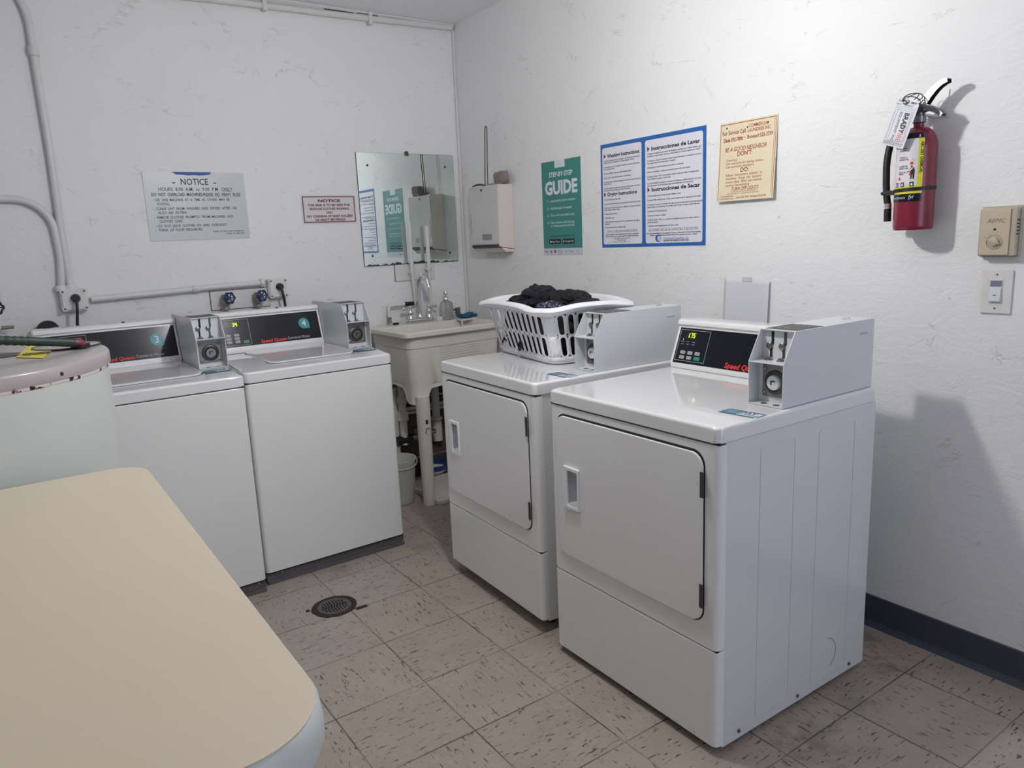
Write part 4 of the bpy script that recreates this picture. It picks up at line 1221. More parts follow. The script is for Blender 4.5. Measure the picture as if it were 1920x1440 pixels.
def pay_sticker(parent, x, y, z, ang, s=1.0):
    o = bpy.data.objects.new('pay_sticker', None)
    me_o = MB().poly([(-0.058 * s, -0.026 * s), (0.05 * s, -0.026 * s), (0.058 * s, -0.018 * s), (0.058 * s, 0.026 * s), (-0.05 * s, 0.026 * s), (-0.058 * s, 0.018 * s)], 0, 0.0004, 'xy').build('pay_sticker', TEALD, parent, loc=(x, y, z))
    me_o.rotation_euler = (0, 0, ang)
    MB().box((-0.008 * s, -0.020 * s, 0.0004), (0.052 * s, 0.018 * s, 0.0008)).build('sticker_panel', STICKW, me_o)
    q = MB()
    rnd = random.Random(5)
    q.box((-0.050 * s, -0.019 * s, 0.0004), (-0.014 * s, 0.018 * s, 0.0008))
    q.build('sticker_square', mat('sticker_soft_blue', (96, 124, 140), 0.5, var=0.5, scale=900), me_o)
    m_ = MB()
    mps = lambda u, v: (u, v, 0.0012)
    text(m_, 'PAY', 0.024 * s, -0.006 * s, -0.001 * s, 0, 'l', 1.05, 0.04, mp=mps)
    text(m_, 'BY PHONE', 0.013 * s, -0.006 * s, -0.015 * s, 0, 'l', 0.95, 0.02, mp=mps)
    m_.build('sticker_print', TEALD, me_o)
    return me_o


# ------------------------------------------------------------------ consoles
KX = {'dryer': -0.324, 'washer': -0.277}
KW = {'dryer': 0.134, 'washer': 0.137}


def console(parent, x0, x1, yb, zt, ylean, digits, wtype, number=None):
    """raised control panel: black glass face leaning back inside a silver-white hood.
    yb: front lower edge, zt: deck height, ylean: how far the top sits behind the bottom"""
    hgt = 0.158 if wtype == 'dryer' else 0.176
    y2 = yb + ylean
    # hood cross section in yz
    sec = [(yb - .004, zt), (yb - .006, zt + 0.018), (y2 - .006, zt + hgt - 0.012), (y2 - .014, zt + hgt - 0.006), (y2 - .012, zt + hgt + 0.006), (y2 + .002, zt + hgt + 0.014), (y2 + .07, zt + hgt + 0.012), (y2 + .085, zt + hgt - .005), (y2 + .085, zt)]
    MB().poly(sec, x0, x1, 'yz').build('console_hood', TOPM, parent, bevel=0.003)
    c = Vector((0, ylean, hgt - 0.03)).normalized()
    nrm = Vector((0, -c.z, c.y))
    base = Vector((0, yb - .006, zt + 0.018))

    def fm(off):
        return lambda u, v: tuple(Vector((u, 0, 0)) + base + c * v + nrm * off)
    L = (hgt - 0.03) / c.z
    fl = 0.002 if wtype == 'dryer' else 0.012
    q = fm(0.0008)
    f0 = fm(0.0003)
    mb = MB()
    mb.loft([[q(*p) for p in ((x0 + .012, fl), (x1 - .010, fl), (x1 - .010, L - .006), (x0 + .012, L - .006))], [f0(*p) for p in ((x0 + .012, fl), (x1 - .010, fl), (x1 - .010, L - .006), (x0 + .012, L - .006))]])
    mb.build('control_face', BLACKP, parent)
    q = fm(0.0014)

    def rect(mb, a, b, c_, d, off=0.0014):
        g_ = fm(off)
        return mb.add([g_(a, b), g_(c_, b), g_(c_, d), g_(a, d)], [(0, 1, 2, 3)])
    kx0 = KX[wtype]
    kw = KW[wtype]
    kb = 0.011 if wtype == 'dryer' else 0.018
    mb = MB()
    for a in ((kx0, kb, kx0 + kw, kb + .0012), (kx0, L - .0142, kx0 + kw, L - .013), (kx0, kb, kx0 + .0012, L - .013), (kx0 + kw - .0012, kb, kx0 + kw, L - .013)):
        rect(mb, *a)
    mb.build('keypad_outline', PGREY, parent)
    rect(MB(), kx0 + .028, L - .046, kx0 + .078, L - .020, 0.0012).build('display_window', mat('display_dark', (26, 32, 16), 0.2), parent)
    seg_digits(digits, kx0 + (0.034 if wtype == 'dryer' else 0.064), .0965 if wtype == 'dryer' else .108, 0.0162, lambda u, v: q(u, v), LED, parent)
    # buttons
    if wtype == 'dryer':
        spots = [(kx0 + .020 + .033 * i, .036 - .018 * j) for j in range(2) for i in range(3)]
        green = spots.pop(5)
    else:
        spots = [(kx0 + .027 + .037 * i, .061 - .0155 * j) for j in range(3) for i in range(2)]
        green = (kx0 + .100, .026)
    for sx_, sz_ in spots:
        g_ = fm(0.0022)
        g0_ = fm(0.0008)
        pl = rrect(sx_, sz_, sx_ + .022, sz_ + .0115, .003, 3)
        MB().loft([[g0_(*p) for p in pl], [g_(*p) for p in pl]]).build('button', BTN, parent)
    pl = rrect(green[0], green[1] - .001, green[0] + .027, green[1] + .0125, .003, 3)
    MB().loft([[fm(.0008)(*p) for p in pl], [fm(.0022)(*p) for p in pl]]).build('start_button', GREEN, parent)
    m_ = MB()
    for k_, (sx_, sz_) in enumerate(spots):
        s_ = ('NORMAL', 'PERM', 'DELICATE', 'HEAVY', 'WARM', 'COLD')[k_]
        fit(m_, s_, 0.0055, sx_ + .003, sz_ + .004, 0.016, mp=fm(0.0026))
    m_.build('button_print', BLACKT, parent)
    m_ = MB()
    for k_ in range(3):
        for j_ in range(2):
            fit(m_, ('WASH', 'RINSE', 'SPIN')[k_] if wtype != 'dryer' else ('DRYING', 'COOL', 'DONE')[k_], 0.0055, kx0 + .012 + .025 * k_, L - .058 - .009 * j_, 0.013, mp=q)
    m_.build('status_print', PGREY if wtype == 'dryer' else LEDB, parent)
    rect(MB(), kx0 + .018, L - .050, kx0 + .021, L - .047).build('status_light', LEDW, parent)
    m_ = MB()
    lx = x1 - (0.305 if wtype == 'washer' else 0.315)
    fit(m_, 'Speed Queen', 0.026 if wtype == 'dryer' else 0.022, lx, 0.0075 if wtype == 'dryer' else 0.018, 0.138 if wtype == 'dryer' else 0.122, bold=0.03, mp=q, shear=0.15)
    m_.build('brand_print', RED, parent)
    if wtype == 'washer':
        m_ = MB()
        fit(m_, 'Commercial Washer', 0.0175, lx + 0.128, 0.021, 0.110, mp=q)
        m_.build('type_print', PGREY, parent)
    if number:
        cx_, cz_ = x1 - 0.085, 0.091
        pts = circ(cx_, cz_, 0.026, 28)
        pts = [(u, v) for u, v in pts if not (u > cx_ + .001 and v < cz_ - .001)]
        i0 = min(range(len(pts)), key=lambda i: (abs(pts[i][1] - cz_) if pts[i][0] > cx_ else 9))
        # teardrop badge with a square lower right corner
        pts = [(cx_ + .026 * math.cos(R(a)), cz_ + .026 * math.sin(R(a))) for a in range(0, 271, 10)] + [(cx_ + .024, cz_ - .026), (cx_ + .026, cz_ - .024)]
        MB().add([fm(.0012)(*p) for p in pts], [tuple(range(len(pts)))]).build('number_badge', TEAL, parent)
        m_ = MB()
        text(m_, number, 0.043, cx_, cz_ - .014, 0, 'c', 1.0, 0.01, mp=fm(.0018))
        m_.build('number_print', PLETT, parent)
    return


# ------------------------------------------------------------------ machines
def front_shell(mb, W, zlo, zhi, bulge=0.012, depth=0.03, r=0.018):
    """front sheet with rolled side edges"""
    n = 8
    loops = []
    for z, q in ((zlo, 0), (zhi - .005, 0), (zhi - .0015, .0015), (zhi, .005)):
        l = []
        for k in range(n + 1):
            a = R(180 + 90 * k / n)
            l.append((-W / 2 + r + (r - q) * math.cos(a), r + (r - q) * math.sin(a), z))
        for k in range(n + 1):
            a = R(270 + 90 * k / n)
            l.append((W / 2 - r + (r - q) * math.cos(a), r + (r - q) * math.sin(a), z))
        l += [(W / 2, depth, z), (-W / 2, depth, z)]
        loops.append(l)
    return mb.loft(loops)


def top_slab(W, D, z0, z1, name, parent, m, r=0.022):
    mb = MB()
    o0 = rrect(-W / 2 - .002, -0.003, W / 2 + .002, D, r, 6)
    o1 = rrect(-W / 2 - .002 + .004, -0.003 + .004, W / 2 + .002 - .004, D - .002, r, 6)
    o2 = rrect(-W / 2 + .012, 0.013, W / 2 - .012, D - .006, r, 6)
    mb.loft([[(x, y, z) for x, y in pts] for pts, z in ((o1, z0), (o0, z0 + .004), (o0, z1 - .009), (o1, z1 - .002), (rrect(-W / 2 + .008, 0.008, W / 2 - .008, D - .004, r, 6), z1), (o2, z1 - .0015))])
    return mb.build(name, m, parent, smooth=50, wn=True)


def dryer(label, loc, rz, H, digits, zb=0.017, group='front loading dryers'):
    t = thing('tumble_dryer', label, 'dryer', loc, rz, group)
    W, D = 0.690, 0.705
    zs = H - 0.044
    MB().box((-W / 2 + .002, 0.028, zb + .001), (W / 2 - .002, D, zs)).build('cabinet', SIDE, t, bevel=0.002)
    for sx in (-1, 1):
        s_ = sx * W / 2
        x_in = s_ - sx * .002
        # shallow pressed ribs and the knock-out on each side
        e = MB()
        vs, fs = ring2(rrect(0.165, 0.052, 0.314, 0.838, .012), rrect(0.168, 0.055, 0.311, 0.835, .010), x_in, x_in + sx * .0012, 'yz')
        e.add(vs, fs)
        vs, fs = ring2(rrect(0.422, 0.052, 0.60, 0.838, .012), rrect(0.425, 0.055, 0.597, 0.835, .010), x_in, x_in + sx * .0012, 'yz')
        e.add(vs, fs)
        e.build('side_rib', SIDE, t)
        MB().tube([(x_in, 0.497 + 0.052 * math.cos(R(a)), 0.118 + 0.052 * math.sin(R(a))) for a in range(-60, 81, 10)], 0.001, 6).build('knock_out', KICK, t)
        for y_, z_ in ((0.095, 0.042), (0.36, 0.038), (0.625, 0.040)):
            MB().tube([(x_in, y_, z_), (x_in + sx * .004, y_, z_)], 0.0055, 8).build('screw', STEEL, t, smooth=40)
    MB().box((-W / 2 + .05, 0.12, 0.0), (W / 2 - .05, D - .04, zb + .002)).build('base', DARK, t)
    front_shell(MB(), W, 0.3125, zs - .003).build('front_panel', WHITE, t, smooth=50, wn=True)
    # lower panel with a turned-under edge
    mb = MB()
    front_shell(mb, W, zb + .012, 0.309)
    mb.loft([[(x, y, z) for x, y in rrect(-W / 2 + .004 + q, 0.002 + q, W / 2 - .004 - q, 0.03, .012, 4)] for q, z in ((0.0, zb + .014), (0.010, zb))])
    mb.build('lower_panel', WHITE, t, smooth=50, wn=True)
    MB().box((-W / 2 + .003, 0.004, 0.3075), (W / 2 - .003, 0.03, 0.3125)).build('panel_gap', DARK, t)
    MB().box((-W / 2 + .003, 0.004, zs - .0035), (W / 2 - .003, 0.6, zs + .0005)).build('top_gap', DARK, t)
    top_slab(W, D, zs, H, 'top_panel', t, TOPM)
    # door: recess ring and slightly proud slab
    dx0, dx1, dz0, dz1 = -0.305, 0.298, 0.378, 0.843
    MB().poly(rrect(dx0 - .0025, dz0 - .003, dx1 + .0035, dz1 + .0065, .040, 8), 0.002, -0.0006).build('door_gap', DARK, t)
    door = MB().poly(rrect(dx0, dz0, dx1, dz1, .038, 8), 0.0, -0.007).build('door', WHITE, t, bevel=0.003, seg=3)
    # pull handle: raised lip around a scooped recess
    hx0, hx1, hz0, hz1 = -0.268, -0.192, 0.545, 0.684
    vs, fs = ring2(rrect(hx0, hz0, hx1, hz1, .005, 3), rrect(hx0 + .020, hz0 + .012, hx1 - .006, hz1 - .012, .006, 3), -0.006, -0.015)
    hd_ = MB().add(vs, fs).build('handle', BWHITE, door, bevel=0.0025)
    MB().poly(rrect(hx0 + .020, hz0 + .012, hx1 - .006, hz1 - .012, .006, 3), -0.0066, -0.0078).build('handle_recess', mat('recess_grey', (150, 152, 158), 0.5), door)
    MB().poly([(hx0 + .022, hz0 + .012), (hx1 - .008, hz0 + .012), (hx1 - .012, hz0 + .034), (hx0 + .030, hz0 + .022)], -0.0078, -0.013).build('handle_scoop', BWHITE, door, bevel=0.002)
    for z0_, z1_ in ((0.728, 0.796), (0.424, 0.490)):
        hb_ = MB().box((dx1 - .006, -0.0072, z0_), (dx1 + .006, -0.0095, z1_)).tube([(dx1 + .003, -0.009, z0_ + .002), (dx1 + .003, -0.009, z1_ - .002)], 0.0035, 10)
        hb_.build('hinge', DSTEEL, t, smooth=40)
    for x_ in (-0.300, 0.270):
        MB().lathe([(0.006, 0), (0.006, 0.002), (0.003, 0.003)], (x_, 0.003, zb + .020), 12, 'y').build('foot_screw', DSTEEL, t, smooth=40)
    for sx in (-1, 1):
        for y_ in (0.08, 0.62):
            MB().lathe([(0.018, 0), (0.018, 0.008), (0.008, 0.01), (0.008, 0.03)], (sx * (W / 2 - .07), y_, 0), 16).build('leg', DSTEEL, t, smooth=40)
    console(t, -W / 2 + .003, 0.214, 0.556, H - .001, 0.048, digits, 'dryer')
    coin_box(t, 0.216, 0.328, 0.272, 0.70, H - .0005, 0.204)
    pay_sticker(t, 0.283, 0.165, H - .0008, R(4))
    return t


H1 = 0.9185
yd = -2.7354 + 0.690 / 2
dryer('near white coin dryer with price 1.75 on its display and bare top', (-0.9629, yd, 0), WR + R(-0.4435), H1, '1.75')
y2_ = R(-2.19)
d2 = dryer('far white coin dryer with a laundry basket standing on its top', (-0.9402 - math.sin(y2_) * .345, -1.9408 + math.cos(y2_) * .345, 0), WR + y2_, H1, '1.75', zb=0.042)
# a small clear smear of film stuck on the near dryer's top is left off; its glossy top carries the reflections


def dens2(pts, d=0.05):
    out = []
    for i in range(len(pts)):
        a, b = Vector(pts[i]), Vector(pts[(i + 1) % len(pts)])
        k = max(1, int(round((b - a).length / d)))
        k = 6 if k > 2 else 1
        out += [tuple(a.lerp(b, j / k)) for j in range(k)]
    return out


def washer(label, loc, rz, H, digits, number, group='top loading washers'):
    t = thing('washing_machine', label, 'washer', loc, rz, group)
    W, D = 0.6534, 0.70
    zs = H - 0.046
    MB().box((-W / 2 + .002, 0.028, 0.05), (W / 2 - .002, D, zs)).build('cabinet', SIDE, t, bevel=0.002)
    front_shell(MB(), W, 0.052, zs - .003).build('front_panel', WHITE, t, smooth=50, wn=True)
    MB().box((-W / 2 + .002, 0.012, 0.012), (W / 2 - .002, D - .05, 0.052)).build('kick_plate', KICK, t, bevel=0.002)
    MB().box((-W / 2 + .004, 0.004, 0.045), (W / 2 - .004, 0.03, 0.0535)).build('panel_gap', DARK, t)
    MB().box((-W / 2 + .004, -0.002, 0.0), (W / 2 - .004, 0.04, 0.013)).build('floor_strip', KICK, t, bevel=0.003)
    MB().box((-W / 2 + .003, 0.004, zs - .0035), (W / 2 - .003, 0.6, zs + .0005)).build('top_gap', DARK, t)
    for x_ in (-0.26, 0.21, 0.295):
        MB().lathe([(0.006, 0), (0.006, 0.003), (0.003, 0.004)], (x_, 0.012, 0.036), 12, 'y').build('foot_screw', STEEL, t, smooth=40)
    top_slab(W, D, zs, H, 'top_panel', t, TOPM)
    HD = H + 0.018
    dk = MB()
    st = [(0.018, 0), (0.08, .30), (0.15, .62), (0.20, .84), (0.26, .96), (0.32, 1), (D - .006, 1)]

    def dz_(y):
        for (a, ka), (b, kb_) in zip(st[:-1], st[1:]):
            if y <= b:
                return ka + (kb_ - ka) * max(0, (y - a)) / (b - a)
        return 1.0
    dk.loft([[(-W / 2 + .010, y_, H - .012), (W / 2 - .010, y_, H - .012), (W / 2 - .004, y_, H - .004 + .018 * k_), (W / 2 - .009, y_, H - .001 + .018 * k_), (-W / 2 + .009, y_, H - .001 + .018 * k_), (-W / 2 + .004, y_, H - .004 + .018 * k_)] for y_, k_ in st])
    dk.build('deck', TOPM, t, smooth=50, wn=True)
    lx0, lx1, ly0, ly1 = -0.188, 0.204, 0.10, 0.478
    lgp = MB().poly(rrect(lx0 - .004, ly0 - .004, lx1 + .004, ly1 + .002, .045, 8), HD - .002, HD - .0002, 'xy')
    lgp.v = [(x, y, z - .018 * (1 - dz_(y))) for x, y, z in lgp.v]
    lgp.build('lid_gap', DARK, t)
    lid = MB()
    lid.loft([[(x, y, z) for x, y in dens2(rrect(lx0 + q, ly0 + q, lx1 - q, ly1 - q, .042 - q * .3, 8))] for q, z in ((0, HD - .001), (0, HD + .003), (0.003, HD + .005), (0.012, HD + .0055))])
    lid.v = [(x, y, z - .018 * (1 - dz_(y))) for x, y, z in lid.v]
    lid.build('lid', TOPM, t, smooth=45, wn=True)
    console(t, -W / 2 + .006, 0.207, 0.485, HD, 0.045, digits, 'washer', number)
    MB().lathe([(0.007, 0), (0.007, 0.0015), (0.004, 0.002)], (0, 0, 0), 16, 'y').build('console_screw', RUBBER, t, loc=(0.005, 0.528, HD + 0.186), smooth=40)
    coin_box(t, 0.2085, 0.3235, 0.190, 0.60, HD - .003, 0.206, False)
    ps_ = pay_sticker(t, 0.262, 0.135, HD - .0065, R(3), 0.92)
    ps_.rotation_euler[0] = R(4.7)
    return t


Hw = 0.9150
a4 = R(1.046)
washer('white coin washer with teal number 4 badge and 34 on its display', (-0.9498 - math.cos(a4) * .3267, -0.874 - math.sin(a4) * .3267, 0), a4, Hw, '34', '4')
washer('white coin washer with teal number 3 badge half behind the water heater', (-1.617 - math.cos(a4) * .3267, -0.933 - math.sin(a4) * .3267, 0), a4, Hw, '34', '3')

# ------------------------------------------------------------------ utility sink
t = thing('utility_sink', 'cream plastic laundry tub on legs between washer and far dryer', 'sink', (-0.376, -0.26, 0), R(1.5))
ZR = 0.945


def rl(x0, y0, x1, y1, r, z, zf=None):
    return [(x, y, zf(x, y) if zf else z) for x, y in rrect(x0, y0, x1, y1, r, 8)]


X0, X1, Y0, Y1 = -0.325, 0.325, -0.245, 0.240


def dens(l, k=4):
    out = []
    for i in range(len(l)):
        a, b = Vector(l[i]), Vector(l[(i + 1) % len(l)])
        m_ = k if (a - b).length > 0.05 else 1
        m_ = 16 if (a - b).length > 0.05 else 1
        for j in range(m_):
            out.append(a.lerp(b, j / m_))
    return out


def skirt(x, y):      # scalloped lower edge: low at the leg corners, high between
    fx_ = min(abs(x - (-0.27)), abs(x - 0.27))
    fy_ = min(abs(y - (-0.19)), abs(y - 0.19))
    d = max(0.0, min(1.0, (max(fx_, fy_) if False else math.hypot(fx_, fy_) - 0.055) / 0.05))
    d = d * d * (3 - 2 * d)
    return 0.555 + 0.075 * d + 0.02 * min(1, math.hypot(fx_, fy_) / 0.3)


lo_ = [dens(rl(X0 + .006, Y0 + .006, X1 - .006, Y1 - .002, .035, ZR)), dens(rl(X0, Y0, X1, Y1, .040, ZR - .005)), dens(rl(X0, Y0, X1, Y1, .040, ZR - .024)), dens(rl(X0 + .006, Y0 + .006, X1 - .006, Y1 - .006, .036, ZR - .030)),
       dens(rl(X0 + .028, Y0 + .026, X1 - .028, Y1 - .02, .04, ZR - .032)), dens(rl(X0 + .030, Y0 + .028, X1 - .030, Y1 - .02, .042, ZR - .088)), dens(rl(X0 + .034, Y0 + .032, X1 - .034, Y1 - .022, .042, ZR - .092)),
       dens(rl(X0 + .048, Y0 + .036, X1 - .048, Y1 - .03, .046, 0.66))]
last = dens(rl(X0 + .052, Y0 + .038, X1 - .052, Y1 - .032, .048, 0.6))
lo_.append([Vector((p.x, p.y, skirt(p.x, p.y) + .02)) for p in last])
last2 = dens(rl(X0 + .049, Y0 + .035, X1 - .049, Y1 - .030, .048, 0.6))
lo_.append([Vector((p.x, p.y, skirt(p.x, p.y))) for p in last2])
last3 = dens(rl(X0 + .058, Y0 + .044, X1 - .058, Y1 - .038, .044, 0.6))
lo_.append([Vector((p.x, p.y, skirt(p.x, p.y))) for p in last3])
lo_.append([Vector((p.x, p.y, 0.65)) for p in last3])
sb = MB().loft([[tuple(p) for p in l] for l in lo_], False, False)
# rim top and bowl inside
bl = [dens(rl(X0 + .006, Y0 + .006, X1 - .006, Y1 - .002, .035, ZR)), dens(rl(X0 + .034, Y0 + .034, X1 - .034, Y1 - .115, .045, ZR)), dens(rl(X0 + .04, Y0 + .04, X1 - .04, Y1 - .12, .045, ZR - .008)),
      dens(rl(X0 + .07, Y0 + .06, X1 - .07, Y1 - .135, .05, 0.68)), dens(rl(X0 + .12, Y0 + .10, X1 - .12, Y1 - .18, .04, 0.65))]
sb.loft([[tuple(p) for p in l] for l in bl], False, True)
sb.build('tub', CREAM, t, smooth=40)
rb = MB()
for k in range(13):
    z0_ = ZR - 0.108 - k * 0.0135
    rb.tube([(-0.105 + 0.25 * j / 12, Y0 + .0322 + .004 * (ZR - .088 - z0_) / .19, z0_ + 0.016 * math.sin(math.pi * (0.15 + 0.35 * j / 12)) if k < 20 else z0_) for j in range(13)], 0.0014, 6)
rb.build('washboard_rib', mat('cream_shadow_line', (170, 162, 148), 0.5), t)
for sx, sy in ((-1, -1), (1, -1), (-1, 1), (1, 1)):
    cx_, cy_ = sx * 0.228, -0.205 if sy < 0 else 0.165
    lg_ = MB().tube([(cx_, cy_, 0.60), (cx_, cy_, 0.3), (cx_ + 0.008 * -sx * 0, cy_, 0.0)], [0.038, 0.036, 0.032], 24).build('leg', CREAM, t, smooth=40)
    if sy < 0:
        MB().box((cx_ - .010, cy_ - .0385, 0.455), (cx_ + .004, cy_ - .035, 0.478)).build('leg_slot', DSTEEL, lg_)
        MB().poly(rrect(cx_ - .009, 0.395, cx_ + .011, 0.428, .009), cy_ - .034, cy_ - .0395).build('leg_clip', CREAM, lg_, bevel=0.001)
        vs, fs = ring2(rrect(cx_ - .012, 0.394, cx_ + .014, 0.433, .0115), rrect(cx_ - .009, 0.395, cx_ + .011, 0.428, .009), cy_ - .032, cy_ - .0375)
        MB().add(vs, fs).build('leg_clip_gap', DSTEEL, lg_)

# faucet
FX, FY, FZ = -0.377, -0.082, ZR + .0005
t = thing('sink_faucet', 'chrome gooseneck faucet with two lever handles on the back of the tub', 'faucet', (FX, FY, FZ))
MB().poly(rrect(-0.085, -0.022, 0.085, 0.024, .02, 6), 0, 0.022, 'xy').build('base', CHROME, t, bevel=0.006, seg=3)
MB().lathe([(0.019, 0), (0.021, 0.008), (0.016, 0.02), (0.013, 0.03)], (0, 0, 0.02), 24).tube([(0, 0, 0.045), (0, 0, 0.20)] + [(0.016 * (1 - math.cos(R(a))) * .3, -0.052 * (1 - math.cos(R(a))), 0.205 + 0.068 * math.sin(R(a))) for a in range(15, 166, 15)] + [(0.011, -0.107, 0.214), (0.011, -0.108, 0.200)], [0.013] * 13 + [0.013, 0.0145], 18).build('spout', CHROME, t, smooth=50)
for sx in (-1, 1):
    h_ = MB().lathe([(0.020, 0), (0.022, 0.006), (0.018, 0.016), (0.012, 0.026), (0.015, 0.036), (0.016, 0.046), (0.011, 0.056), (0.007, 0.062), (0.010, 0.070), (0.009, 0.078), (0.003, 0.082)], (sx * 0.060, 0, 0.018), 24).build('handle_post', CHROME, t, smooth=50)
    d_ = (-1, -0.25) if sx < 0 else (1, 0.1)
    MB().tube([(sx * 0.060, 0, 0.084), (sx * .06 + d_[0] * .02, d_[1] * .02, 0.087), (sx * .06 + d_[0] * .035, d_[1] * .035, 0.088), (sx * .06 + d_[0] * .050, d_[1] * .050, 0.086), (sx * .06 + d_[0] * .056, d_[1] * .056, 0.085)], [0.007, 0.006, 0.009, 0.011, 0.005], 14).build('lever', CHROME, h_, smooth=60)

# things on the sink
GLASS = mat('clear_glass', (225, 228, 226), 0.06, trans=0.92, var=0.01)
t = thing('soap_dispenser', 'clear glass soap bottle with chrome pump on the tub rim', 'soap dispenser', (-0.203, -0.090, ZR + .0005))
MB().lathe([(0.001, 0.0), (0.042, 0.0), (0.044, 0.006), (0.042, 0.05), (0.038, 0.095), (0.030, 0.106), (0.016, 0.112), (0.014, 0.118), (0.001, 0.118)], n=8).build('bottle', GLASS, t, bevel=0.002)
MB().lathe([(0.017, 0.117), (0.017, 0.128), (0.012, 0.134), (0.008, 0.136), (0.008, 0.146), (0.014, 0.149), (0.0145, 0.160), (0.011, 0.168), (0.002, 0.171)], n=22).build('pump', CHROME, t, smooth=45)
t = thing('soap_rack', 'small cream wire and plastic soap rack at the right of the tub', 'rack', (-0.115, -0.165, ZR - .018))
MB().poly(rrect(-0.055, -0.035, 0.055, 0.03, .006), 0.014, 0.024, 'xy').build('tray', CREAM, t, bevel=0.002)
for x_ in (-0.048, 0.048):
    MB().box((x_ - .004, -0.032, -0.045), (x_ + .004, -0.024, 0.014)).build('leg', CREAM, t)
m1 = MB()
bm = bmesh.new()
bmesh.ops.create_icosphere(bm, subdivisions=4, radius=1)
for v in bm.verts:
    p = v.co.copy()
    a_ = 1 + 0.22 * noise.noise(p * 3) + 0.1 * noise.noise(p * 8)
    v.co = Vector((p.x * 0.066 * a_, p.y * 0.034 * a_, p.z * 0.0145 * a_ + 0.004 * math.sin(p.x * 5)))
me = bpy.data.meshes.new('scrub_cloth')
bm.to_mesh(me)
bm.free()
me.shade_smooth()
me.materials.append(mat('sponge_blue', (26, 84, 122), 0.8, bump=0.9, scale=120, var=0.2))
o = bpy.data.objects.new('scrub_cloth', me)
COL.objects.link(o)
o.location = (-0.108, -0.165, ZR + .0215)
tag(o, 'crumpled blue scrubbing cloth lying on the soap rack', 'cloth')
t = thing('paint_brush', 'small grey handled scraper standing behind the soap bottle', 'brush', (-0.105, -0.055, ZR + .0005))
MB().box((-0.015, -0.006, 0.02), (0.015, 0.006, 0.062)).build('blade', STEEL, t, bevel=0.001)
MB().tube([(0.0, 0, 0.0), (0.0, 0, 0.03)], 0.006).tube([(-0.034, 0, 0.05), (-0.014, 0, 0.05)], 0.005).build('handle', DSTEEL, t, smooth=40)
tag(MB().box((-0.016, -0.008, 0), (0.016, 0.008, 0.012)).build('tub_stopper', RUBBER, bevel=0.002, loc=(-0.53, -0.075, ZR + .0005)), 'small black rubber block on the tub rim left of the faucet', 'stopper')
tag(MB().box((-0.02, -0.010, 0), (0.016, 0.010, 0.026)).build('soap_bar', CREAM, bevel=0.005, loc=(-0.272, -0.124, ZR + .0005)), 'small cream soap bar standing beside the faucet base', 'soap')

# under the sink
t = thing('drain_pipe', 'white plastic drain trap and black coupling under the tub', 'pipe', (-0.56, -0.14, 0.0))
MB().tube([(0.0, 0, 0.65), (0.0, 0, 0.42), (0.0, 0.0, 0.30), (-0.005, 0.0, 0.26)], 0.022, 18).tube([(-.04, .112, .5), (.2, .112, .5), (.42, .112, .49)], 0.006, 10).build('tube', BOXW, t, smooth=50)
MB().lathe([(0.024, 0), (0.032, 0.004), (0.032, 0.05), (0.026, 0.056)], (0, 0, 0.40), 18).lathe([(0.024, 0), (0.030, 0.004), (0.030, 0.04), (0.026, 0.046)], (0, 0, 0.50), 18).build('slip_nut', BOXW, t, smooth=40)
MB().tube([(-0.05, 0, 0.285), (0.045, 0, 0.29)], 0.027, 18).build('rubber_coupling', RUBBER, t, smooth=40)
MB().tube([(0.04, 0, 0.29), (0.10, 0, 0.295), (0.14, 0.0, 0.30), (0.20, -0.01, 0.305)], 0.014, 12).tube([(0.08, 0.02, 0.34), (0.08, 0.02, 0.27)], 0.02, 12).build('shut_off', STEEL, t, smooth=40)
t = thing('supply_pipe', 'white supply pipe with a round valve on the wall behind the tub leg', 'pipe', (-0.30, -0.06, 0.0))
MB().tube([(0.0, 0.0, 0.62), (0.0, 0.0, 0.25)], 0.024, 16).tube([(-0.24, 0.02, 0.44), (0.06, 0.02, 0.44)], 0.012, 12).tube([(-0.24, 0.02, 0.415), (0.06, 0.02, 0.415)], 0.010, 12).build('tube', BOXW, t, smooth=50)
MB().lathe([(0.03, 0), (0.036, 0.004), (0.036, 0.02), (0.03, 0.024)], (0, 0, 0.345), 20).lathe([(0.031, 0), (0.031, 0.12)], (0, 0, 0.22), 20).build('fitting', BOXW, t, smooth=40)
BROWN = mat('stained_board', (92, 74, 60), 0.8, var=0.35, scale=7, bump=0.5)
tag(MB().box((-0.62, -0.018, 0.13), (-0.06, -0.004, 0.72)).build('splash_board', BROWN), 'brown stained board against the wall behind the tub legs', 'board')
t = thing('plastic_bucket', 'small translucent white bucket on the floor beside the right washer', 'bucket', (-0.70, -0.32, 0.0))
MB().lathe([(0.001, 0.002), (0.075, 0.0), (0.080, 0.01), (0.098, 0.23), (0.104, 0.24), (0.104, 0.246), (0.095, 0.246), (0.092, 0.225), (0.075, 0.012), (0.001, 0.01)], n=36).build('shell', mat('milky_plastic', (204, 204, 200), 0.4, var=0.05), t, smooth=40)
MB().tube([(0.102 * math.cos(R(a)), 0.102 * math.sin(R(a)) * .8 - .02, 0.235 + 0.03 * math.sin(R(a))) for a in range(180, 361, 15)], 0.003, 8).build('bail_handle', BOXW, t, smooth=50)
tag(MB().poly(rrect(-0.29, -0.21, 0.29, 0.19, .02), 0.0, 0.028, 'xy').build('floor_tray', CREAM, bevel=0.006, loc=(-0.285, -0.325, 0.0), seg=3), 'flat cream plastic tray on the floor under the tub leg', 'tray')
bpy.data.objects['utility_sink'].location.z = 0
t = thing('scrub_bowl', 'small blue and white oval bowl on the floor behind the tub leg', 'bowl', (-0.34, -0.075, 0.028))
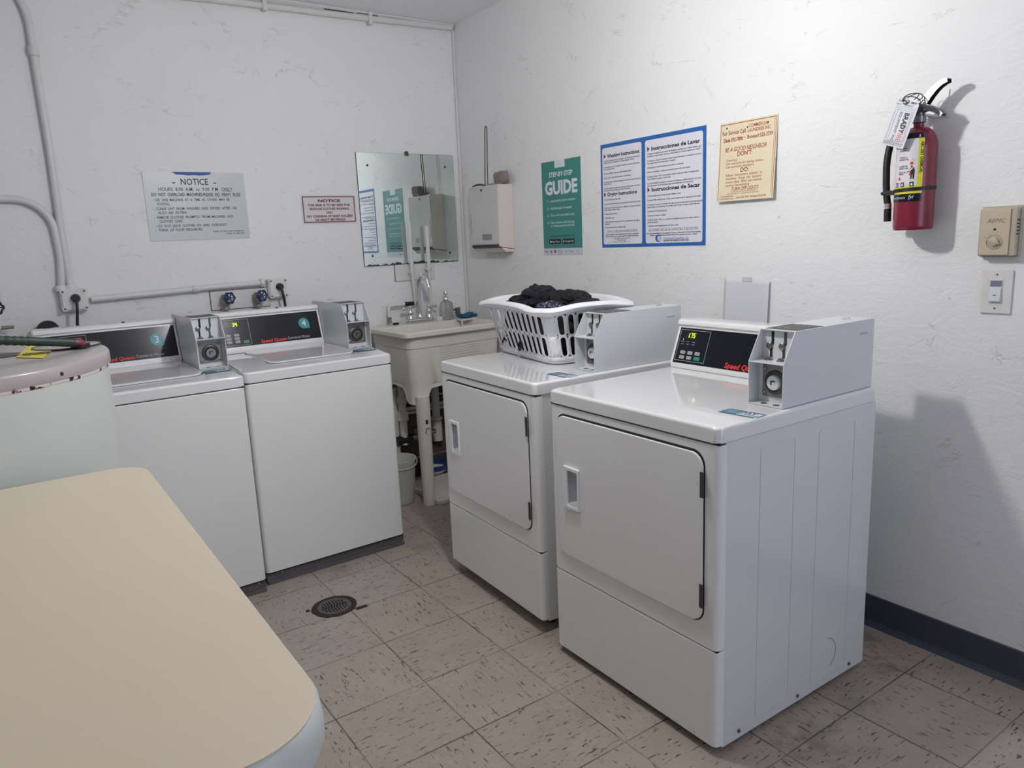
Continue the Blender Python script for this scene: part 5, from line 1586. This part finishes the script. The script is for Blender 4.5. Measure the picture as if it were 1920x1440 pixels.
MB().lathe([(0.001, 0.0), (0.055, 0.0), (0.068, 0.02), (0.072, 0.03), (0.066, 0.03), (0.05, 0.012), (0.001, 0.01)], n=32).build('base', BOXW, t, smooth=40)
MB().lathe([(0.0725, 0.024), (0.078, 0.034), (0.078, 0.05), (0.070, 0.054), (0.066, 0.034)], n=32, cap=False).build('rim', mat('bowl_blue', (28, 62, 132), 0.35), t, smooth=40)

# ------------------------------------------------------------------ laundry basket
BK = thing('laundry_basket', 'white slotted plastic laundry basket full of dark clothes on the far dryer', 'basket', (0, 0, 0), 0)
yaw2 = WR + y2_
oc = Vector((-0.9402 - math.sin(y2_) * .345, -1.9408 + math.cos(y2_) * .345, 0))


def d2w(x, y, z):
    v = Matrix.Rotation(yaw2, 3, 'Z') @ Vector((x, y, 0))
    return (oc.x + v.x, oc.y + v.y, z)


BK.location = d2w(-0.128, 0.428, H1 + .0005)
BK.rotation_euler = (0, 0, yaw2 + R(-7))
BH = 0.230
L0, D0, L1_, D1_ = 0.255, 0.150, 0.292, 0.200      # half sizes bottom / top


def perim(s):
    """superellipse-like rounded rectangle, s in 0..1 by arc length, half sizes 1"""
    return s


def ring_pts(hx, hy, r, n=200):
    pts = rrect(-hx, -hy, hx, hy, r, 12)
    P_ = [Vector((p[0], p[1])) for p in pts]
    Ls = [(P_[(i + 1) % len(P_)] - P_[i]).length for i in range(len(P_))]
    tot = sum(Ls)
    out, i, acc = [], 0, 0.0
    for k in range(n):
        s = tot * k / n
        while acc + Ls[i] < s:
            acc += Ls[i]
            i += 1
        out.append(P_[i].lerp(P_[(i + 1) % len(P_)], (s - acc) / Ls[i]))
    return out


NR = 400
bot_r, top_r = ring_pts(L0, D0, 0.06, NR), ring_pts(L1_, D1_, 0.085, NR)


def wavez(u):
    """height of the rim around the basket: dips on long sides, rises at ends"""
    p = top_r[int(u * NR) % NR]
    return 0.007 * (1 - 2 * min(1.0, (abs(p.x) / L1_) ** 3 * (abs(p.y) / D1_) ** 3 * 2.2))


def bk(u, v, off=0.0):
    i = (u % 1.0) * NR
    i0 = int(i) % NR
    f_ = i - int(i)
    b = bot_r[i0].lerp(bot_r[(i0 + 1) % NR], f_)
    t_ = top_r[i0].lerp(top_r[(i0 + 1) % NR], f_)
    z = 0.008 + v * (BH - 0.008 - 0.01)
    if v > 0.75:
        z += wavez(u) * (v - 0.75) / 0.25
    p = b.lerp(t_, v)
    c_ = p.normalized() * off
    return (p.x + c_.x, p.y + c_.y, z)


per = sum((top_r[(i + 1) % NR] - top_r[i]).length for i in range(NR))
mb = MB()
rows = ((0.09, 0.475), (0.485, 0.875))
ncell = 40
for c_i in range(ncell):
    ua, ub = c_i / ncell, (c_i + 1) / ncell
    pm = top_r[int((ua + ub) / 2 * NR) % NR]
    corner = abs(pm.x) > L1_ - 0.055 and abs(pm.y) > D1_ - 0.055
    for (va, vb) in rows:
        hole = not corner
        if hole:
            K = 20
            cu_, cv_ = (ua + ub) / 2, (va + vb) / 2
            hw, hh = (ub - ua) * 0.27, (vb - va) * 0.455
            cellw = (ub - ua) * per
            rr_v = hw * per / (BH)         # end radius in v units
            inner, outer = [], []
            for k in range(K):
                a = 2 * math.pi * k / K
                du = hw * math.cos(a)
                dv = rr_v * math.sin(a) + (hh - rr_v) * (1 if math.sin(a) > 1e-6 else (-1 if math.sin(a) < -1e-6 else 0))
                inner.append((cu_ + du, cv_ + dv))
                # outer: project onto rectangle
                ca, sa = math.cos(a), math.sin(a)
                m_ = max(abs(ca), abs(sa))
                outer.append((cu_ + (ub - ua) / 2 * ca / m_, cv_ + (vb - va) / 2 * sa / m_))
            vs = [bk(*p) for p in outer] + [bk(*p) for p in inner]
            fs = [(k, (k + 1) % K, K + (k + 1) % K, K + k) for k in range(K)]
            mb.add(vs, fs)
        else:
            n_ = 4
            vs = [bk(ua + (ub - ua) * i / 3, va + (vb - va) * j / n_) for i in range(4) for j in range(n_ + 1)]
            fs = [(i * (n_ + 1) + j, (i + 1) * (n_ + 1) + j, (i + 1) * (n_ + 1) + j + 1, i * (n_ + 1) + j + 1) for i in range(3) for j in range(n_)]
            mb.add(vs, fs)
# plain bands
for va, vb in ((0.0, 0.09), (0.475, 0.485), (0.875, 0.93), (0.93, 1.0)):
    n_ = 160
    vs = [bk(i / n_, v) for i in range(n_) for v in (va, vb)]
    fs = [(2 * i, 2 * ((i + 1) % n_), 2 * ((i + 1) % n_) + 1, 2 * i + 1) for i in range(n_)]
    mb.add(vs, fs)
# floor of the basket, with a rounded lower edge
n_ = 168
vs = [bk(i / n_, 0.0) for i in range(n_)] + [(bk(i / n_, 0)[0] * .975, bk(i / n_, 0)[1] * .96, 0.001) for i in range(n_)]
mb.add(vs, [(i, (i + 1) % n_, n_ + (i + 1) % n_, n_ + i) for i in range(n_)] + [tuple(range(2 * n_ - 1, n_ - 1, -1))])
me_b = mb.build('basket_shell', BWHITE, BK, smooth=50)
bm = bmesh.new()
bm.from_mesh(me_b.data)
bmesh.ops.remove_doubles(bm, verts=bm.verts, dist=0.0004)
bmesh.ops.recalc_face_normals(bm, faces=bm.faces)
bm.to_mesh(me_b.data)
bm.free()
s_ = me_b.modifiers.new('s', 'SOLIDIFY')
s_.thickness = 0.0022
s_.offset = -1
rm = MB()
loops = []
n_ = 168
sec = [(0.0, -0.022), (0.012, -0.024), (0.026, -0.018), (0.034, -0.006), (0.030, 0.004), (0.016, 0.008), (0.003, 0.005), (-0.003, -0.002), (-0.003, -0.02)]
for i in range(n_ + 1):
    u = i / n_
    p = Vector(bk(u, 1.0))
    i0 = int(u * NR) % NR
    tn = (top_r[(i0 + 2) % NR] - top_r[(i0 - 2) % NR]).normalized()
    nm = Vector((tn.y, -tn.x, 0))
    if nm.dot(Vector((p.x, p.y, 0))) < 0:
        nm = -nm
    ext = 1.0 + (0.15 if abs(p.x) > L1_ * .93 else 0)
    loops.append([tuple(p + nm * (a * ext) + Vector((0, 0, b))) for a, b in sec])
rm.loft(loops, False, False)
rm.build('rim', BWHITE, BK, smooth=55)

# clothes in the basket
CL = {}


def garment(name, label, cat, m, c, size, seed, sub=5, fold=1.0, rot=0.0, grp=None, box=0.0):
    bm = bmesh.new()
    bmesh.ops.create_icosphere(bm, subdivisions=sub, radius=1)
    of = Vector((seed * 3.1, seed * 1.7, seed * 5.3))
    for v in bm.verts:
        p = v.co.copy()
        n1 = noise.noise(p * 1.5 + of)
        n2 = 1 - abs(noise.noise(p * 2.8 + of * 2)) * 2
        n3 = 1 - abs(noise.noise(p * 6 + of * 3)) * 2
        a_ = 1 + fold * (0.30 * n1 + 0.20 * n2 + 0.025 * n3)
        if box:
            mx_ = max(abs(p.x), abs(p.y), abs(p.z) * .9)
            p = p.lerp(p / mx_, box)
        q = Vector((p.x * size[0], p.y * size[1], p.z * size[2])) * a_
        v.co = q
    me = bpy.data.meshes.new(name)
    bm.to_mesh(me)
    bm.free()
    me.shade_smooth()
    me.materials.append(m)
    o = bpy.data.objects.new(name, me)
    COL.objects.link(o)
    mw = Matrix.Translation(BK.location) @ Matrix.Rotation(BK.rotation_euler.z, 4, 'Z')
    o.location = mw @ Vector(c)
    o.rotation_euler = (0, 0, BK.rotation_euler.z + rot)
    tag(o, label, cat, grp)
    return o


C_BLK = mat('black_cloth', (12, 12, 16), 0.9, bump=0.5, scale=300, var=0.3)
C_NAVY = mat('navy_cloth', (15, 14, 28), 0.9, bump=0.5, scale=300, var=0.3)
C_DK = mat('charcoal_cloth', (17, 17, 21), 0.9, bump=0.5, scale=260, var=0.3)


def pattern_cloth():
    m = mat('patterned_cloth', (90, 100, 124), 0.85, bump=0.4, scale=200)
    nt = m.node_tree
    b = nt.nodes['Principled BSDF']
    tc = nt.nodes.new('ShaderNodeTexCoord')
    vo = N(nt, 'ShaderNodeTexVoronoi', Scale=95.0)
    nt.links.new(tc.outputs['Object'], vo.inputs['Vector'])
    c_ = ramp(nt, vo.outputs['Distance'], [(0.2, lin((128, 136, 156))), (0.45, lin((28, 32, 50)))])
    nt.links.new(c_, b.inputs['Base Color'])
    return m


C_PAT = pattern_cloth()
G_ = 'dark clothes heaped in the laundry basket'
garment('folded_garment', 'bulk of dark clothing filling the lower basket behind the slots', 'clothing', C_BLK, (0.0, 0.0, 0.098), (0.232, 0.128, 0.084), 1, fold=0.16, grp=G_, box=0.75)
garment('folded_garment', 'black crumpled garment at the left end of the basket', 'clothing', C_BLK, (-0.175, -0.01, 0.205), (0.078, 0.105, 0.034), 2, rot=.3, grp=G_)
garment('folded_garment', 'navy black garment peaking highest over the basket middle', 'clothing', C_NAVY, (-0.075, -0.02, 0.220), (0.078, 0.07, 0.056), 3, rot=-.2, grp=G_)
garment('folded_garment', 'charcoal garment behind the highest peak of clothes', 'clothing', C_DK, (0.0, 0.075, 0.205), (0.12, 0.06, 0.048), 4, rot=.1, grp=G_)
garment('folded_garment', 'black rolled garment lying towards the right of the basket', 'clothing', C_BLK, (0.085, 0.01, 0.218), (0.068, 0.055, 0.044), 6, rot=.5, grp=G_)
garment('folded_garment', 'blue grey patterned garment showing at the right of the pile', 'clothing', C_PAT, (0.12, -0.08, 0.198), (0.048, 0.045, 0.030), 7, rot=.4, grp=G_)
garment('folded_garment', 'dark garment low at the right end of the basket', 'clothing', C_DK, (0.205, 0.03, 0.195), (0.05, 0.09, 0.036), 8, rot=.2, grp=G_)
# bits of cloth hanging out of the slots
mwB = Matrix.Translation(BK.location) @ Matrix.Rotation(BK.rotation_euler.z, 4, 'Z')
PURP = mat('purple_cloth', (46, 24, 66), 0.8, bump=0.4, scale=200, var=0.2)


def strap(name, label, m, base, pts, r):
    t_ = thing(name, label, 'strap', mwB @ Vector(base), BK.rotation_euler.z, 'straps poking through the basket slots')
    MB().tube(pts, r, 8).build('band', m, t_, smooth=60)
    return t_


st_ = strap('clothing_strap', 'purple black strap with a metal clip hanging from a basket slot', PURP, (0.02, -0.158, 0.0), [(0.0, 0.03, 0.09), (0.004, 0.0, 0.078), (0.010, -0.008, 0.055), (-0.004, -0.012, 0.035), (-0.012, -0.006, 0.060), (0.000, -0.004, 0.072)], 0.006)
MB().tube([(-0.004, -0.014, 0.035), (-0.008, -0.02, 0.012), (0.004, -0.02, 0.006), (0.008, -0.016, 0.020)], 0.0015, 6).build('clip', CHROME, st_, smooth=50)
strap('clothing_strap', 'thin black looped strap hanging from a left basket slot', RUBBER, (-0.13, -0.158, 0.0), [(0.0, 0.03, 0.09), (-0.004, -0.004, 0.075), (-0.018, -0.010, 0.052), (-0.028, -0.004, 0.045), (-0.022, 0.0, 0.062), (-0.006, -0.008, 0.07), (0.012, -0.006, 0.058)], 0.0032)

# ------------------------------------------------------------------ floor drain
t = thing('floor_drain', 'round black cast iron floor drain in the tiles before the washers', 'drain', (-1.452, -1.248, 0))
blk = mat('drain_tar', (26, 22, 20), 0.6, bump=0.8, scale=90, var=0.3)
mb = MB()
rg = [(0.088 * (1 + 0.05 * noise.noise(Vector((math.cos(a) * 2, math.sin(a) * 2, 1)))) * math.cos(a), 0.085 * (1 + 0.07 * noise.noise(Vector((math.cos(a) * 3, math.sin(a) * 3, 4)))) * math.sin(a)) for a in [2 * math.pi * k / 48 for k in range(48)]]
ri = [(0.066 * math.cos(a), 0.066 * math.sin(a)) for a in [2 * math.pi * k / 48 for k in range(48)]]
vs, fs = ring2(rg, ri, 0.0, 0.003, 'xy')
mb.add(vs, fs)
mb.box((0.06, -0.085, 0), (0.105, -0.066, 0.002))
mb.build('ring', blk, t)
MB().lathe([(0.066, 0.0), (0.066, 0.0012)], n=40).build('sump', DARK, t)
g_ = MB()
vs, fs = ring2([(0.0655 * math.cos(a), 0.0655 * math.sin(a)) for a in [2 * math.pi * k / 40 for k in range(40)]], [(0.052 * math.cos(a), 0.052 * math.sin(a)) for a in [2 * math.pi * k / 40 for k in range(40)]], 0.0012, 0.0035, 'xy')
g_.add(vs, fs)
for k in range(-4, 5):
    x = k * 0.0115
    h_ = math.sqrt(max(0.0, 0.053 ** 2 - x * x))
    g_.box((x - .0032, -h_, 0.0012), (x + .0032, h_, 0.0034))
g_.box((-0.053, -0.006, 0.0012), (0.053, 0.006, 0.0034))
g_.build('grate', mat('grate_iron', (96, 90, 88), 0.5, metal=0.4, var=0.3, scale=60), t)
tag(MB().lathe([(0.009, 0), (0.009, 0.0015), (0.004, 0.002)], n=14).build('floor_bolt', blk, loc=(-1.548, -1.215, 0), smooth=40), 'small black plug in the floor just left of the drain', 'bolt')

# ------------------------------------------------------------------ water heater
HX, HY, HR, HH = -2.572, -1.549, 0.437, 1.150
MINT = mat('heater_mint', (198, 203, 199), 0.38, var=0.02, scale=6)
LIDM = mat('heater_lid', (166, 158, 158), 0.3, coat=0.3, var=0.03, scale=6)


def rust_mat():
    m = mat('chipped_seam', (214, 208, 204), 0.6)
    nt = m.node_tree
    b = nt.nodes['Principled BSDF']
    g = nt.nodes.new('ShaderNodeTexCoord')
    nz = N(nt, 'ShaderNodeTexNoise', Scale=26.0, Detail=5.0, Roughness=0.65)
    nt.links.new(g.outputs['Object'], nz.inputs['Vector'])
    c_ = ramp(nt, nz.outputs['Fac'], [(0.55, lin((222, 214, 210))), (0.575, lin((150, 84, 74))), (0.60, lin((46, 22, 20)))])
    nt.links.new(c_, b.inputs['Base Color'])
    return m


t = thing('water_heater', 'large mint white cylinder water heater with mauve lid behind the counter', 'water heater', (HX, HY, 0))
MB().lathe([(HR - .03, 0.0), (HR - .006, 0.02), (HR - .005, HH - .06), (HR - .004, HH - .05), (HR - .004, HH - .034)], n=96).build('tank', MINT, t, smooth=40)
MB().lathe([(HR - .0035, HH - .045), (HR - .001, HH - .040), (HR - .001, HH - .033), (HR - .006, HH - .031)], n=120, cap=False).build('chipped_seam', rust_mat(), t, smooth=60)
MB().lathe([(HR + .001, HH - .035), (HR + .002, HH - .030), (HR + .001, HH - .007), (HR - .003, HH - .002), (HR - .010, HH), (0.001, HH + .001)], n=120).build('lid', LIDM, t, smooth=50)
for a in (-46.5, -3):
    x, y = math.cos(R(a)) * (HR + .0005), math.sin(R(a)) * (HR + .0005)
    MB().tube([(x * .99, y * .99, HH - .022), (x * 1.004, y * 1.004, HH - .022)], 0.0052, 10).build('lid_screw', mat('rusty_screw', (58, 34, 30), 0.7), t)
acc = MB()
acc.lathe([(0.088, 0.0), (0.090, 0.004), (0.086, 0.006), (0.001, 0.0065)], (0.0, 0.0, 0.0), 40)
o = acc.build('access_plate', LIDM, t, smooth=40, loc=(0.345, 0.085, HH - .002))
o.scale = (0.95, 1.02, 1)
MB().tube([(0.345 + 0.0835 * math.cos(R(a)), 0.085 + 0.09 * math.sin(R(a)), HH + .0025) for a in range(0, 361, 12)], 0.0028, 6, cap=False).build('plate_edge', DSTEEL, t, smooth=50)
MB().lathe([(0.001, 0), (0.06, 0.001), (0.001, 0.004)], (0.18, 0.02, HH + .0005), 24).build('lid_dimple', DSTEEL, t)
# hose
GH = mat('green_hose', (34, 54, 46), 0.5, var=0.1, scale=40)
t = thing('garden_hose', 'dark green ribbed hose ending in a red fitting on the heater lid', 'hose', (HX, HY, HH))
hpts = bez((0.36, -0.012, 0.018), (0.32, -0.02, 0.026), (0.27, -0.06, 0.036), (0.18, -0.08, 0.052), 16) + [(0.12, -0.09, 0.056), (0.0, -0.08, 0.055), (-0.12, -0.04, 0.035), (-0.22, 0.0, 0.019), (-0.38, 0.06, 0.018)]
fine_p = []
for a, b in zip(hpts[:-1], hpts[1:]):
    a, b = Vector(a), Vector(b)
    k = max(1, int((b - a).length / 0.0045))
    fine_p += [a.lerp(b, j / k) for j in range(k)]
acc_ = 0
rs = []
for i, p in enumerate(fine_p):
    s_l = sum((0,))
    prog = i * 0.0045
    rib = 0.0013 * math.sin(prog * 2 * math.pi / 0.0145) if prog > 0.085 else 0.0
    rs.append(0.0118 + rib)
MB().tube(fine_p, rs, 14).build('tube', GH, t, smooth=70)
MB().tube([(0.356, -0.012, 0.019), (0.368, -0.006, 0.017), (0.374, -0.003, 0.008), (0.374, -0.003, 0.003)], [0.013, 0.015, 0.015, 0.016], 18).build('red_collar', mat('dull_red', (112, 34, 44), 0.45), t, smooth=45)
MB().tube([(0.374, -0.01, 0.012), (0.374, -0.01, 0.003)], 0.017, 12).tube([(.35, -.01, .009), (.395, 0.0, .009)], .006, 10).build('fitting', RUBBER, t, smooth=45)
t = thing('yellow_note', 'yellow paper tag with handwriting lying on the heater lid', 'note', (HX, HY, HH + .0015))
pn = [Z_ for Z_ in ((-2.343 - HX, -1.643 - HY), (-2.297 - HX, -1.680 - HY), (-2.262 - HX, -1.56 - HY), (-2.275 - HX, -1.46 - HY), (-2.307 - HX, -1.37 - HY))]
pn = [(-2.352 - HX, -1.622 - HY), (-2.297 - HX, -1.70 - HY), (-2.268 - HX, -1.54 - HY), (-2.279 - HX, -1.43 - HY), (-2.312 - HX, -1.33 - HY)]
mb = MB()
mb.loft([[(x, y, 0.0) for x, y in pn], [(x, y, 0.001) for x, y in pn]])
mb.build('paper', mat('note_yellow', (224, 208, 62), 0.5), t)
mb = MB()
ax = Vector((0.068, 0.10, 0)).normalized()
bx = Vector((-0.5, 0.86, 0))
o0 = Vector((-2.325 - HX, -1.62 - HY, 0.0022))
rnd = random.Random(3)
p0 = Vector((-2.335 - HX, -1.585 - HY, 0.002))
p1 = Vector((-2.276 - HX, -1.60 - HY, 0.002))
scr = []
for k in range(34):
    f_ = k / 33
    q = p0.lerp(p1, f_)
    q = q + Vector((0, (0.045 if k in (4, 5, 8, 9) else 0.018 + 0.01 * rnd.random()) * (1 if k % 2 else -1), 0))
    scr.append(q)
mb.tube(scr, 0.0009, 5)
mb.build('handwriting', BLACKT, t)

# ------------------------------------------------------------------ counter table
TZ = 0.910
TX1, TY0, TY1, TX0 = -2.142, -3.222, -1.993, -3.05
t = thing('folding_counter', 'cream laminate folding table with rounded corners in the foreground', 'table', (-2.6, -2.6, 0))
LAM = mat('cream_laminate', (212, 199, 174), 0.42, var=0.02, scale=5)
EDGE = mat('mint_edge', (196, 202, 196), 0.35, var=0.04, scale=12)
pl = []
for cx_, cy_, r_, a0 in ((TX1 - .098, TY0 + .105, .1, -90), (TX1 - .075, TY1 - .08, .075, 0), (TX0 + .08, TY1 - .08, .08, 90), (TX0 + .08, TY0 + .08, .08, 180)):
    for k in range(11):
        a = R(a0 + 90 * k / 10)
        pl.append((cx_ + r_ * math.cos(a) + 2.6, cy_ + r_ * (1.05 if a0 <= 0 else 1) * math.sin(a) + 2.6))
MB().poly(pl, TZ - .002, TZ, 'xy').build('laminate_top', LAM, t, bevel=0.0008)
cpt = Vector((-2.6 + 2.6, 0))
lps = []
for q, z in ((0.001, TZ - .002), (-0.003, TZ - .006), (-0.006, TZ - .025), (-0.006, TZ - .045), (-0.001, TZ - .058), (0.012, TZ - .066)):
    l = []
    n_ = len(pl)
    for i in range(n_):
        a, b = Vector(pl[i - 1]), Vector(pl[(i + 1) % n_])
        tn = (b - a).normalized()
        nm = Vector((tn.y, -tn.x))
        p = Vector(pl[i]) - nm * q
        l.append((p.x, p.y, z))
    lps.append(l)
MB().loft(lps).build('edge_band', EDGE, t, smooth=45)
for x_, y_ in ((TX1 - .30, TY0 + .2), (TX1 - .30, TY1 - .18), (TX0 + .15, TY0 + .2), (TX0 + .15, TY1 - .18)):
    MB().tube([(x_ + 2.6, y_ + 2.6, TZ - .066), (x_ + 2.6, y_ + 2.6, 0.0)], 0.024, 18).lathe([(0.035, 0), (0.035, 0.01)], (x_ + 2.6, y_ + 2.6, 0), 16).build('leg', STEEL, t, smooth=40)
